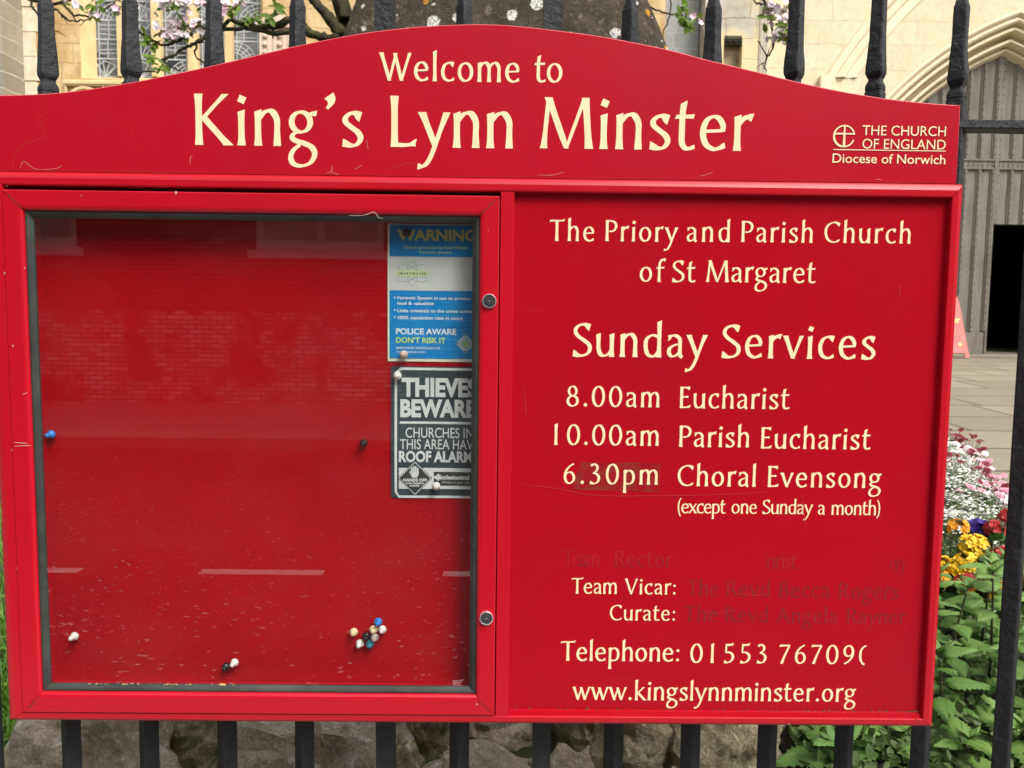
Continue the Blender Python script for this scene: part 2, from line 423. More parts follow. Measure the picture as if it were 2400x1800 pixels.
# face inset by a tiny bevel whose paler red paints in the edge highlight
for i in range(n):
    a, c = outl[i-1], outl[(i+1) % n]; dx, dz = c[0]-a[0], c[1]-a[1]; l = math.hypot(dx, dz)
    ins.append((outl[i][0]-dz/l*.0011, outl[i][1]+dx/l*.0011))
F = [(x, .012, z) for x, z in ins]; E = [(x, .0128, z) for x, z in outl]; K = [(x, .024, z) for x, z in outl]
tri = tessellate_polygon([[Vector((x, z, 0)) for x, z in ins]]); h.add(F, tri, 0)
tri = tessellate_polygon([[Vector((x, z, 0)) for x, z in outl]]); h.add(K, [t_[::-1] for t_ in tri], 0)
h.add(F+E, [(i, (i+1) % n, n+(i+1) % n, n+i) for i in range(n)], 1)
h.add(E+K, [(i, (i+1) % n, n+(i+1) % n, n+i) for i in range(n)], 1)
HEADER = h.build('header_panel', [MREDH, MEDGE], NB)
# right-hand information panel, recessed
p = MB(); p.add([(.0574,.011,.8665),(.7301,.011,.8665),(.7301,.011,1.6996),(.0574,.011,1.6996)], [(0,1,2,3)])
p.box(.0576, .7299, .0118, .016, .8667, 1.6994)
p.loft([[(.0576,.0109,.8730),(.0576,.0062,.8722),(.0576,.0042,.8668)], [(.7299,.0109,.8730),(.7299,.0062,.8722),(.7299,.0042,.8668)]], 0, caps=False, close=False)
INFO_P = p.build('info_panel', MREDP, NB)
# cabinet door
d = MB(); DP = [(0,.022),(0,-.0016),(.05,-.003),(.76,-.003),(.88,-.0022),(.96,.0004),(1,.0045),(1,.012)]
mitred(d, -.7208, .0346, .8681, 1.6921, (.0304, .0307, .0306, .0338), DP, gap=.00035)
DOOR = d.build('cabinet_door', MRED, NB)
gk = MB(); mitred(gk, -.6906, .0040, .9017, 1.6617, (.0095, .0105, .0098, .0092), [(0,.0032),(.25,.0026),(.55,.0040),(1,.0090),(1,.0125)], gap=.0002)
gk.build('gasket', MRUB, DOOR)
gl = MB(); gl.box(-.6890, .0024, .0098, .0138, .9032, 1.6602); gl.build('glass_pane', MGLASS, DOOR)
def lock(x, z):
    k = MB()
    k.lathe((x, -.003, z), (0, -1, 0), [(.0112, 0), (.0112, .0030), (.0106, .0042), (.0094, .0044), (.0090, .0034), (.0088, .0032), (.0062, .0032), (.0060, .0038), (.0002, .0038)], 28, ms=[0, 0, 0, 1, 1, 1, 1, 1, 1, 1])
    a = R(-14); c, s = math.cos(a), math.sin(a)
    for (hw, hh, y, m) in ((.0044, .0016, -.0071, 2), (.0030, .0007, -.0074, 0)):
        pts = [(-hw, 0), (-hw*.5, -hh), (hw*.5, -hh), (hw, 0), (hw*.5, hh), (-hw*.5, hh)]
        q = [(x+px*c-pz*s, y, z+px*s+pz*c) for px, pz in pts]
        k.add(q, [(0, 1, 2, 3, 4, 5)], m)
    k.build('lock', [CHROME, DKMETAL, DARK], DOOR)
lock(.0205, 1.5323); lock(.0204, 1.0307)
# cabinet lining and pinboard
c = MB(); x0, x1, z0, z1, y0, y1 = -.6950, .0090, .8960, 1.6660, .0140, .0520
c.add([(x0,y0,z0),(x1,y0,z0),(x1,y0,z1),(x0,y0,z1),(x0,y1,z0),(x1,y1,z0),(x1,y1,z1),(x0,y1,z1)], [(0,1,5,4),(1,2,6,5),(2,3,7,6),(3,0,4,7)])
c.build('cabinet_lining', MRED, NB)
c = MB(); c.box(x0+.0002, x1-.0002, .0500, .0555, z0+.0002, z1-.0002); PB = c.build('pinboard', MPIN, NB)

# ---------------------------------------------------------------- lettering
def union_faces(quads):
    vs = []; fs = []
    for q in quads:
        ar = sum(q[i][0]*q[(i+1) % len(q)][1]-q[(i+1) % len(q)][0]*q[i][1] for i in range(len(q)))
        if abs(ar) < 1e-10: continue
        for i in range(1, len(q)-1):
            a_, c_, d_ = q[0], q[i], q[i+1]; ar = (c_[0]-a_[0])*(d_[1]-a_[1])-(c_[1]-a_[1])*(d_[0]-a_[0])
            if abs(ar) < 1e-7: continue
            b_ = len(vs); vs += [Vector(a_), Vector(c_), Vector(d_)]; fs.append([b_, b_+1, b_+2] if ar > 0 else [b_, b_+2, b_+1])
    V, E_, F_, ov, oe, of = delaunay_2d_cdt(vs, [], fs, 0, 1e-6)
    def area(f_): a, b_, c_ = V[f_[0]], V[f_[1]], V[f_[2]]; return abs((b_.x-a.x)*(c_.y-a.y)-(b_.y-a.y)*(c_.x-a.x))
    def slim(f_): return area(f_) < .0022*max((V[f_[i]]-V[f_[i-1]]).length for i in range(3))
    inside = {i for i, o_ in enumerate(of) if len(o_)}; edges_ = {}
    for i in inside:
        for k in range(3): edges_[frozenset((F_[i][k], F_[i][k-1]))] = 1
    keep = [f_ for i, f_ in enumerate(F_) if i in inside or (slim(f_) and sum(frozenset((f_[k], f_[k-1])) in edges_ for k in range(3)) >= 2)]
    return V, keep
def put_word(mb, text, X0, X1, Zb, cap, y, m=0, lean=0.0, drop=None, rnd=None):
    nat = [G[ch][0] for ch in text]
    def ink(tr):
        xs_ = []; x = 0
        for ch in text:
            for q in G[ch][1]: xs_ += [px+x for px, py in q]
            x += G[ch][0]+tr
        return min(xs_), max(xs_)
    lo, hi = ink(0); tgt = (X1-X0)/cap
    n_ = len(text)
    tr = (tgt-(hi-lo))/(n_-1) if n_ > 1 else 0
    tr = max(-.10, min(.22, tr)); lo, hi = ink(tr); sx = tgt/(hi-lo)
    x = 0
    for ch in text:
        if ch != ' ':
            V, F_ = union_faces(G[ch][1])
            if drop is not None: F_ = [f_ for f_ in F_ if drop(V, f_)]
            mb.add([(X0+(v.x+x-lo)*sx*cap, y, Zb+v.y*cap) for v in V], [tuple(f_) for f_ in F_], m)
        x += G[ch][0]+tr
def lettering(rows, y, mat, name, parent):
    mb = MB()
    for t_, X0, X1, Za, Zb, cap in rows: put_word(mb, t_, X0, X1, (Za+Zb)/2, cap, y)
    # give the cut vinyl its thickness
    o = mb.build(name, mat, parent, fix=False)
    me = o.data; bm = bmesh.new(); bm.from_mesh(me)
    for f_ in bm.faces:
        if f_.normal.y > 0: f_.normal_flip()
    bmesh.ops.remove_doubles(bm, verts=bm.verts, dist=1e-6)
    be = [e_ for e_ in bm.edges if e_.is_boundary]
    r_ = bmesh.ops.extrude_edge_only(bm, edges=be)
    for v_ in r_['geom']:
        if isinstance(v_, bmesh.types.BMVert): v_.co.y += .0003
    bm.to_mesh(me); bm.free(); return o
# ---- humanist flared letters drawn with a virtual broad pen (cap height = 1) ----
NIB = math.radians(12); THK = .124; THN = .054
def _cr(P, n=7, closed=False):
    out = []; m = len(P)
    def g(i):
        if closed: return P[i % m]
        if i < 0: return tuple(2*a-b for a, b in zip(P[0], P[1]))
        if i >= m: return tuple(2*a-b for a, b in zip(P[-1], P[-2]))
        return P[i]
    for i in range(m if closed else m-1):
        a, b, c, d = g(i-1), g(i), g(i+1), g(i+2)
        for k in range(n):
            t = k/n
            out.append(tuple(.5*(2*b[j]+(c[j]-a[j])*t+(2*a[j]-5*b[j]+4*c[j]-d[j])*t*t+(3*b[j]-a[j]-3*c[j]+d[j])*t**3) for j in range(len(b))))
    if not closed: out.append(P[-1])
    return out
def _quads(pts, ws, closed=False, cut0=None, cut1=None):
    n = len(pts); L = []; Rr = []
    for i in range(n):
        if closed: a, b = pts[i-1], pts[(i+1) % n]
        else: a, b = pts[max(i-1, 0)], pts[min(i+1, n-1)]
        dx, dy = b[0]-a[0], b[1]-a[1]; l = math.hypot(dx, dy) or 1
        nx, ny = -dy/l, dx/l; w = ws[i]/2
        if not closed and ((i == 0 and cut0 is not None) or (i == n-1 and cut1 is not None)):
            c = math.radians(cut0 if i == 0 else cut1); cx, cy = math.cos(c), math.sin(c)
            s = cx*nx+cy*ny
            if s < 0: cx, cy, s = -cx, -cy, -s
            k = w/max(s, .35); nx, ny, w = cx, cy, k
        L.append((pts[i][0]+nx*w, pts[i][1]+ny*w)); Rr.append((pts[i][0]-nx*w, pts[i][1]-ny*w))
    q = []
    for i in range(n if closed else n-1):
        j = (i+1) % n
        q.append([L[i], Rr[i], Rr[j], L[j]])
    return q
def S(x0, y0, x1, y1, w=1.0, f0=.34, f1=.30, c0=None, c1=None, W=None):
    """straight stroke, waisted in the middle, flared at both ends"""
    dx, dy = x1-x0, y1-y0; an = math.atan2(dy, dx)
    base = (THN+(THK-THN)*abs(math.sin(an-NIB)))*w if W is None else W
    N = 12; P = []; ws = []
    for i in range(N+1):
        t = i/N
        P.append((x0+dx*t, y0+dy*t))
        u = abs(2*t-1)**3.2
        ws.append(base*(1+(f0 if t < .5 else f1)*u))
    return _quads(P, ws, False, c0, c1)
def C(P, w=1.0, f0=0.0, f1=0.0, c0=None, c1=None, closed=False, lo=None):
    """curved stroke; pen width follows the direction of travel"""
    P = [p if len(p) == 3 else (p[0], p[1], 1.0) for p in P]
    Q = _cr(P, 7, closed); n = len(Q); ws = []
    for i in range(n):
        a = Q[i-1] if (closed or i) else Q[0]; b = Q[(i+1) % n] if (closed or i < n-1) else Q[-1]
        an = math.atan2(b[1]-a[1], b[0]-a[0])
        base = (THN+(THK-THN)*abs(math.sin(an-NIB))**1.15)*w*Q[i][2]
        t = i/max(n-1, 1)
        if f0 and t < .25: base *= 1+f0*((.25-t)/.25)**2
        if f1 and t > .75: base *= 1+f1*((t-.75)/.25)**2
        ws.append(base)
    return _quads([(q[0], q[1]) for q in Q], ws, closed, c0, c1)
def EL(cx, cy, rx, ry, w=1.0):
    return C([(cx+rx*math.cos(a*math.pi/6), cy+ry*math.sin(a*math.pi/6)) for a in range(12)], w, closed=True)
def DOT(x, y, r=.095, rot=20):
    p = [(x+r*math.cos(math.radians(rot+90*k))*1.0, y+r*math.sin(math.radians(rot+90*k))) for k in range(4)]
    return [p]
def ST(x, y0, y1, top=18, w=1.0):            # lowercase stem with a slanted top
    return S(x, y0, x, y1, w, .38, .22, 0, top)
def ARCH(x0, x1, y=.70, b=0):
    return C([(x0, y*.70, .75), (x0+(x1-x0)*.34, y*.935, 1.0), (x0+(x1-x0)*.72, y*.965, 1.18), (x1-.005, y*.75, 1.0), (x1, y*.40, .95), (x1, b, 1.25)], c1=0)
def bowl_d(cx): return C([(cx+.16, .62), (cx, .665), (cx-.17, .55), (cx-.20, .33), (cx-.14, .10), (cx, .025), (cx+.10, .065), (cx+.19, .18)], 1.0)
_N = lambda x: ST(x, 0, .69)
G = {
 'W': (1.16, S(.06,1,.36,0,1.0,.3,.0,0,0)+S(.345,0,.60,.985,.80,0,.1,0,0)+S(.55,.985,.80,0,1.0,0,0,0,0)+S(.785,0,1.10,1,.80,0,.35,0,0)),
 'K': (.76, S(.11,0,.11,1,1.05,.3,.3,0,0)+S(.17,.50,.64,1,.80,.0,.45,None,0)+S(.20,.55,.69,0,1.05,.0,.35,None,0)),
 'L': (.58, S(.11,0,.11,1,1.05,.2,.3,0,0)+C([(.10,.045,1.2),(.28,.038,1.2),(.42,.05,1.25),(.535,.085,2.3)],c1=75)),
 'M': (1.10, S(.075,0,.165,.99,.72,.75,.0,0,0)+S(.16,1,.535,.0,1.0,.25,-.3,0,0)+S(.53,.0,.89,1,.62,-.3,.25,0,0)+S(.905,1,.985,0,1.06,.15,.35,0,0)),
 'T': (.72, S(.36,0,.36,.97,1.05,.36,.12,0,0)+C([(.015,.935,1.7),(.12,.957,1.15),(.36,.958,1.05),(.60,.965,1.15),(.72,.985,1.7)],c0=65,c1=60)),
 'P': (.62, S(.115,0,.115,1,1.05,.34,.2,0,0)+C([(.10,.93,1.0),(.26,.962),(.46,.90),(.545,.72),(.47,.535),(.34,.465),(.22,.475)],.98)),
 'R': (.72, S(.115,0,.115,1,1.05,.34,.2,0,0)+C([(.10,.93,1.0),(.26,.962),(.45,.91),(.52,.74),(.45,.57),(.33,.50),(.20,.50)],.98)+S(.33,.52,.66,0,1.05,-.1,.35,None,0)),
 'B': (.66, S(.115,0,.115,1,1.05,.2,.2,0,0)+C([(.10,.935),(.26,.962),(.42,.91),(.475,.76),(.41,.60),(.28,.54),(.18,.535)],.95)+C([(.18,.535),(.36,.53),(.52,.44),(.57,.27),(.49,.10),(.30,.035),(.10,.045)],.98)),
 'A': (.86, S(.06,0,.41,.99,.70,.6,.1,0,0)+S(.37,1,.79,0,1.05,.0,.35,0,0)+S(.22,.35,.62,.35,1.1,0,0)),
 'V': (.80, S(.06,1,.40,0,1.0,.35,.0,0,0)+S(.385,0,.73,1,.72,0,.45,0,0)),
 'C': (.82, C([(.765,.845,1.25),(.64,.935,1.15),(.47,.962),(.25,.86),(.125,.66),(.12,.40),(.24,.14),(.46,.032),(.64,.055,1.1),(.785,.135,1.0)],1.0,.25,.1,78,100)),
 'S': (.64, C([(.545,.875,1.5),(.43,.952,1.25),(.29,.955,1.1),(.155,.87,.95),(.125,.73,.9),(.22,.60,1.0),(.40,.475,1.1),(.545,.34,1.0),(.545,.16,.95),(.42,.05,1.0),(.24,.03,1.15),(.06,.10,1.7)],1.0,.25,.3,80,85)),
 'E': (.56, S(.115,0,.115,1,1.05,.15,.15,0,0)+C([(.1,.955,1.1),(.33,.958,1.1),(.49,.93,2.1)],c1=82)+C([(.12,.525,1.05),(.30,.525,1.05),(.43,.53,1.6)],c1=90)+C([(.1,.042,1.1),(.34,.042,1.15),(.53,.085,2.3)],c1=72)),
 'I': (.26, S(.13,0,.13,1,1.05,.34,.3,0,0)),
 'O': (.95, EL(.47,.5,.38,.47)),
 'e': (.62, C([(.115,.375,1.0),(.30,.385,1.0),(.50,.395,1.0)],1.0)+C([(.50,.375,.8),(.505,.50,.9),(.42,.635),(.30,.665),(.17,.58),(.105,.36),(.165,.13),(.32,.03,1.05),(.44,.05,1.15),(.555,.11,1.25)],1.0,0,.2,None,100)),
 'l': (.27, S(.135,0,.135,1.08,.95,.38,.25,0,24)),
 'c': (.56, C([(.50,.60,1.45),(.40,.658,1.2),(.30,.658),(.17,.57),(.105,.35),(.165,.12),(.31,.032),(.42,.045,1.1),(.525,.10,1.2)],1.0,.25,.15,78,100)),
 'o': (.66, EL(.33,.345,.225,.315)),
 't': (.44, C([(.19,.93,1.1),(.165,.70,.98),(.16,.40,1.0),(.165,.15,1.0),(.23,.045,1.0),(.33,.035,1.2),(.425,.075,1.1)],.98,0,0,35,100)+S(.03,.655,.40,.665,1.15,.1,.2,60,75)),
 'i': (.28, ST(.14,0,.68)+DOT(.155,.90,.10,22)),
 'r': (.45, _N(.14)+C([(.14,.47,.7),(.22,.60,1.1),(.33,.665,1.5),(.44,.655,2.0)],1.0,0,.15,None,70)),
 'n': (.65, _N(.135)+ARCH(.135,.515)),
 'm': (.98, _N(.135)+ARCH(.135,.485)+ARCH(.485,.845)),
 'h': (.65, S(.135,0,.135,1.08,.95,.38,.25,0,24)+ARCH(.135,.515)),
 'u': (.65, C([(.115,.69,1.15),(.12,.45,.95),(.125,.24,1.0),(.19,.07,1.1),(.31,.032,1.0),(.43,.10,.75),(.505,.23,.7)],1.0,0,0,18)+ST(.52,0,.69)),
 'd': (.66, S(.525,0,.525,1.08,.95,.3,.25,0,24)+bowl_d(.32)),
 'p': (.66, S(.135,-.40,.135,.69,.95,.36,.2,0,18)+C([(.14,.52,.7),(.25,.635),(.36,.66),(.49,.57),(.545,.35),(.49,.12),(.34,.032),(.22,.045),(.13,.08)],1.0)),
 'b': (.66, S(.135,0,.135,1.08,.95,.3,.25,0,24)+C([(.14,.52,.7),(.25,.635),(.36,.66),(.49,.57),(.545,.35),(.49,.12),(.34,.032),(.22,.045),(.13,.08)],1.0)),
 'a': (.58, C([(.085,.585,1.4),(.18,.65,1.15),(.31,.655,1.1),(.42,.56,1.0),(.435,.40,.9),(.435,.20,.95),(.45,.06,1.0),(.515,.01,1.15)],.98,.25,0,80,None)+C([(.43,.415,.9),(.28,.375,.9),(.14,.29,1.0),(.105,.16,1.0),(.17,.05,1.05),(.27,.045,1.0),(.36,.10,.8),(.43,.19,.7)],.95)),
 's': (.50, C([(.415,.595,1.5),(.32,.658,1.2),(.22,.655,1.05),(.125,.575,.95),(.13,.48,.95),(.24,.385,1.0),(.37,.285,1.05),(.42,.17,.95),(.35,.055,.98),(.23,.03,1.1),(.06,.085,1.5)],.98,.25,.25,80,85)),
 'g': (.62, EL(.285,.475,.185,.195,.95)+C([(.40,.615,1.0),(.50,.635,1.4),(.60,.645,1.7)],1.0,0,.1,None,80)+C([(.22,.295,.8),(.125,.225,.85),(.115,.155,.9),(.20,.10,1.15),(.36,.055,1.15),(.50,-.02,1.0),(.555,-.155,.9),(.47,-.32,.9),(.29,-.385,1.0),(.13,-.345,.95),(.075,-.22,.85),(.13,-.08,.85),(.26,.03,.9)],1.0)),
 'y': (.60, S(.06,.69,.325,.03,.98,.35,-.1,0,None)+C([(.555,.69,1.25),(.44,.38,.82),(.335,.08,.80),(.25,-.15,.85),(.16,-.31,.9),(.07,-.375,1.1),(-.03,-.375,1.7)],.98,0,.1,0,80)),
 'v': (.60, S(.06,.69,.31,0,.98,.35,-.1,0,0)+S(.295,0,.545,.69,.75,-.1,.5,0,0)),
 'w': (.90, S(.06,.69,.28,0,.98,.3,-.1,0,0)+S(.265,0,.46,.67,.72,-.1,.1,0,0)+S(.425,.67,.635,0,.98,.1,-.1,0,0)+S(.62,0,.85,.69,.72,-.1,.5,0,0)),
 'x': (.60, S(.06,.69,.53,0,1.0,.35,.35,0,0)+S(.06,0,.53,.69,.68,.5,.5,0,0)),
 'k': (.62, S(.135,0,.135,1.08,.95,.34,.25,0,24)+S(.18,.36,.50,.69,.72,.0,.5,None,0)+S(.22,.40,.57,0,1.0,.0,.35,None,0)),
 'f': (.42, C([(.155,0,1.3),(.15,.25,.95),(.15,.60,.92),(.17,.86,.95),(.25,1.01,1.05),(.34,1.035,1.4),(.43,1.01,1.7)],1.0,0,.1,0,75)+S(.03,.655,.38,.665,1.15,.1,.2,60,75)),
 "'": (.32, C([(.17,1.0,1.9),(.21,.93,1.5),(.20,.84,1.0),(.13,.74,.55)],1.0,0,0,35,None)),
 '.': (.30, DOT(.15,.085,.10,18)),
 ':': (.30, DOT(.15,.085,.09,18)+DOT(.155,.56,.09,18)),
 '(': (.34, C([(.29,1.08,.75),(.17,.82,.95),(.125,.45,1.0),(.17,.06,.95),(.29,-.22,.75)],.8)),
 ')': (.34, C([(.05,1.08,.75),(.17,.82,.95),(.215,.45,1.0),(.17,.06,.95),(.05,-.22,.75)],.8)),
 '0': (.70, EL(.35,.485,.245,.46)),
 '~': (.40, C([(.40,.935,1.4),(.28,.89,.9),(.15,.70,1.0),(.115,.48,1.05),(.14,.25,1.0),(.24,.05,.9),(.34,-.01,1.3)],.9)),
 '1': (.70, S(.32,0,.32,.98,.98,.36,.3,0,24)),
 '3': (.70, C([(.15,.87,1.3),(.27,.945,1.1),(.40,.90,1.0),(.455,.77,.9),(.39,.62,.85),(.26,.53,.8)],1.0,.2)+C([(.24,.53,.8),(.42,.48,1.0),(.52,.32,1.0),(.47,.12,1.0),(.32,.03,1.0),(.11,.08,1.6)],1.0,0,.2,None,80)),
 '5': (.70, S(.20,.97,.185,.54,.70,0,0,0,None)+C([(.18,.925,1.5),(.36,.925,1.5),(.54,.965,1.9)],1.0,0,.1,None,70)+C([(.185,.54,.9),(.36,.545,1.1),(.51,.43,1.05),(.53,.25,1.0),(.42,.09,1.0),(.27,.03,1.0),(.10,.07,1.6)],1.0,0,.2,None,80)),
 '6': (.70, C([(.55,.955,1.1),(.36,.84,.9),(.20,.63,1.0),(.14,.36,1.05),(.20,.12,1.0),(.36,.03,1.0),(.52,.14,1.0),(.56,.32,1.0),(.49,.50,1.0),(.36,.56,1.0),(.22,.50,.8),(.15,.38,.7)],.96)),
 '7': (.66, C([(.08,.915,1.8),(.30,.925,1.3),(.56,.93,1.2)],1.0,.1,0,75)+C([(.575,.955,.75),(.42,.60,.9),(.30,.30,1.0),(.20,0,1.25)],.95,0,0,None,0)),
 '8': (.70, EL(.345,.725,.175,.215,.9)+EL(.35,.265,.225,.235,.98)),
 '9': (.70, C([(.15,.015,1.1),(.34,.13,.9),(.50,.34,1.0),(.56,.61,1.05),(.50,.85,1.0),(.34,.94,1.0),(.18,.83,1.0),(.14,.65,1.0),(.21,.47,1.0),(.34,.41,1.0),(.48,.47,.8),(.55,.59,.7)],.96)),
}
def word_quads(s, cap, track=0.0):
    x = 0; Q = []
    for ch in s:
        adv, q = G[ch]
        Q.append((ch, [[((px+x)*cap, py*cap) for px, py in f] for f in q])); x += adv+track
    return Q
HEAD = [
 ('Welcome', -0.1510, 0.0626, 1.8644, 1.8659, 0.0416),
 ('to', 0.0851, 0.1283, 1.8659, 1.8658, 0.0416),
 ("King's", -0.4325, -0.1752, 1.7644, 1.7663, 0.0764),
 ('Lynn', -0.1339, 0.0541, 1.7659, 1.7669, 0.0764),
 ('Minster', 0.0954, 0.4243, 1.7661, 1.7690, 0.0764),
]
INFO = [
 ('The', 0.1118, 0.1815, 1.6265, 1.6271, 0.0324),
 ('Priory', 0.1989, 0.3120, 1.6269, 1.6281, 0.0324),
 ('and', 0.3255, 0.3925, 1.6279, 1.6287, 0.0324),
 ('Parish', 0.4102, 0.5216, 1.6283, 1.6294, 0.0324),
 ('Church', 0.5396, 0.6746, 1.6290, 1.6300, 0.0324),
 ('of', 0.2540, 0.2942, 1.5655, 1.5657, 0.0334),
 ('St', 0.3046, 0.3410, 1.5656, 1.5659, 0.0334),
 ('Margaret', 0.3575, 0.5288, 1.5660, 1.5672, 0.0334),
 ('Sunday', 0.1516, 0.3634, 1.4474, 1.4486, 0.0522),
 ('Services', 0.3857, 0.6286, 1.4477, 1.4492, 0.0522),
 ('8.00am', 0.1433, 0.2900, 1.3687, 1.3692, 0.0339),
 ('Eucharist', 0.3224, 0.4960, 1.3680, 1.3686, 0.0339),
 ('10.00am', 0.1248, 0.2907, 1.3073, 1.3080, 0.0339),
 ('Parish', 0.3229, 0.4342, 1.3064, 1.3068, 0.0339),
 ('Eucharist', 0.4533, 0.6279, 1.3049, 1.3055, 0.0339),
 ('6.30pm', 0.1408, 0.2908, 1.2451, 1.2452, 0.0339),
 ('Choral', 0.3223, 0.4471, 1.2435, 1.2437, 0.0339),
 ('Evensong', 0.4666, 0.6479, 1.2430, 1.2436, 0.0339),
 ('(except', 0.3239, 0.4008, 1.1994, 1.1996, 0.0227),
 ('one', 0.4101, 0.4504, 1.1996, 1.1998, 0.0227),
 ('Sunday', 0.4595, 0.5408, 1.1995, 1.2000, 0.0227),
 ('a', 0.5487, 0.5600, 1.1993, 1.1995, 0.0227),
 ('month)', 0.5703, 0.6485, 1.1992, 1.1994, 0.0227),
 ('Team', 0.1563, 0.2297, 1.0662, 1.0663, 0.0257),
 ('Vicar:', 0.2421, 0.3246, 1.0660, 1.0661, 0.0257),
 ('Curate:', 0.2193, 0.3249, 1.0227, 1.0226, 0.0257),
 ('Telephone:', 0.1405, 0.3338, 0.9548, 0.9543, 0.0328),
 ('01553', 0.3514, 0.4755, 0.9527, 0.9529, 0.0328),
 ('76709~', 0.4958, 0.6377, 0.9523, 0.9527, 0.0328),
 ('www.kingslynnminster.org', 0.1610, 0.6240, 0.8897, 0.8885, 0.0316),
]
GHOST = [
 ('Team', 0.1419, 0.2002, 1.1111, 1.1110, 0.0259),
 ('Rector:', 0.2249, 0.3251, 1.1112, 1.1114, 0.0259),
 ('nrist', 0.4696, 0.5192, 1.1106, 1.1104, 0.0259),
 ('ory', 0.6689, 0.6973, 1.1089, 1.1088, 0.0259),
 ('The', 0.3423, 0.3932, 1.0644, 1.0645, 0.0258),
 ('Revd', 0.4063, 0.4765, 1.0643, 1.0642, 0.0258),
 ('Becca', 0.4921, 0.5735, 1.0629, 1.0628, 0.0258),
 ('Rogers', 0.5883, 0.6859, 1.0621, 1.0618, 0.0258),
 ('The', 0.3388, 0.3927, 1.0213, 1.0214, 0.0258),
 ('Revd', 0.4062, 0.4751, 1.0211, 1.0210, 0.0258),
 ('Angela', 0.4890, 0.5879, 1.0204, 1.0205, 0.0258),
 ('Rayner', 0.6034, 0.6992, 1.0200, 1.0198, 0.0258),
]
for row in HEAD: lettering([row], .0116, CREAM, 'lettering', HEADER)      # one object per painted word
for row in INFO: lettering([row], .0106, CREAM, 'lettering', INFO_P)
for t_, X0, X1, Za, Zb, cap in GHOST:
    gm = MB(); put_word(gm, t_, X0, X1, (Za+Zb)/2, cap, .01075); gm.build('faded_lettering', GHOST_M if Za < 1.08 else GHOST_F, INFO_P)
# sans lettering from the built-in face
def sans(mb, text, X0, X1, Z0, Z1, y, m=0, bold=0.0, fit=True):
    cu = bpy.data.curves.new('t', 'FONT'); cu.body = text; cu.size = 1; cu.offset = bold; cu.fill_mode = 'FRONT'; cu.resolution_u = 4
    o = bpy.data.objects.new('t', cu); COL.objects.link(o)
    bpy.context.view_layer.update()
    me = bpy.data.meshes.new_from_object(o.evaluated_get(bpy.context.evaluated_depsgraph_get()))
    vs = [v.co.copy() for v in me.vertices]; fs = [tuple(p_.vertices) for p_ in me.polygons]
    bpy.data.objects.remove(o); bpy.data.curves.remove(cu); bpy.data.meshes.remove(me)
    if not vs: return
    lx, hx = min(v.x for v in vs), max(v.x for v in vs)
    cap = .682+2*bold; ly = -bold
    mb.add([(X0+(v.x-lx)/(hx-lx)*(X1-X0), y, Z0+(v.y-ly)/cap*(Z1-Z0)) for v in vs], fs, m)
def ring(mb, cx, cz, rx, rz, wd, y, m=0, a0=0, a1=2*PI, rot=0, n=48):
    c_, s_ = math.cos(rot), math.sin(rot); P = []
    for k in range(n+1):
        a = a0+(a1-a0)*k/n
        for q in (1, -1):
            px, pz = (rx+q*wd/2)*math.cos(a), (rz+q*wd/2)*math.sin(a)
            P.append((cx+px*c_-pz*s_, y, cz+px*s_+pz*c_))
    mb.add(P, [(2*k, 2*k+1, 2*k+3, 2*k+2) for k in range(n)], m)
def rect(mb, x0_, x1_, z0_, z1_, y, m=0):
    mb.add([(x0_,y,z0_),(x1_,y,z0_),(x1_,y,z1_),(x0_,y,z1_)], [(0,1,2,3)], m)
lg = MB(); yy = .0113
sans(lg, 'THE CHURCH', .5918, .7210, 1.7940, 1.8086, yy, 0, .0); lg.build('lettering', CREAM, HEADER)
lg = MB(); sans(lg, 'OF ENGLAND', .5926, .7217, 1.7738, 1.7884, yy); lg.build('lettering', CREAM, HEADER)
lg = MB(); sans(lg, 'Diocese of Norwich', .5474, .7224, 1.7516, 1.7656, yy, 0, .006); lg.build('lettering', CREAM, HEADER)
lg = MB(); rect(lg, .5478, .7217, 1.7709, 1.7722, yy); lg.build('rule', CREAM, HEADER)
em = MB(); cx, cz = .5640, 1.7920
for k in range(40):      # the ring of the emblem, thick on the left and open on the right under the bar
    pass
P = []; n = 60
for k in range(n+1):
    a = R(9)+R(330)*k/n; wd = .0021+.0013*max(0, -math.cos(a-.5))
    for q in (.5, -.5): P.append((cx+(.0168-.001+q*wd)*math.cos(a), yy, cz+(.0168-.001+q*wd)*math.sin(a)))
em.add(P, [(2*k, 2*k+1, 2*k+3, 2*k+2) for k in range(n)])
em.add([(cx-.0160,yy-.0002,cz+.0022),(cx+.0166,yy-.0002,cz+.0026),(cx+.0166,yy-.0002,cz+.0046),(cx-.0160,yy-.0002,cz+.0048)], [(0,1,2,3)])
em.add([(cx-.0022,yy-.0004,cz-.0162),(cx+.0020,yy-.0004,cz-.0162),(cx+.0011,yy-.0004,cz+.0162),(cx-.0011,yy-.0004,cz+.0162)], [(0,1,2,3)])
em.build('emblem', CREAM, HEADER)
# small film patch behind the evening time, scuffed and dirty
def m_patch():
    t = NT('stained_film'); c = t.mix(t.ramp(t.noise(60, 6, .7), [(.45, 0.0), (.62, 1.0)]), (.29, .006, .014), (.22, .030, .024))
    return t.fin(c, .3, .2)
pt = MB(); pt.add([(.1500,.01072,1.2360),(.2952,.01072,1.2330),(.2945,.01072,1.2805),(.1690,.01072,1.2800)], [(0,1,2,3)])
pt.build('film_patch', m_patch(), INFO_P)
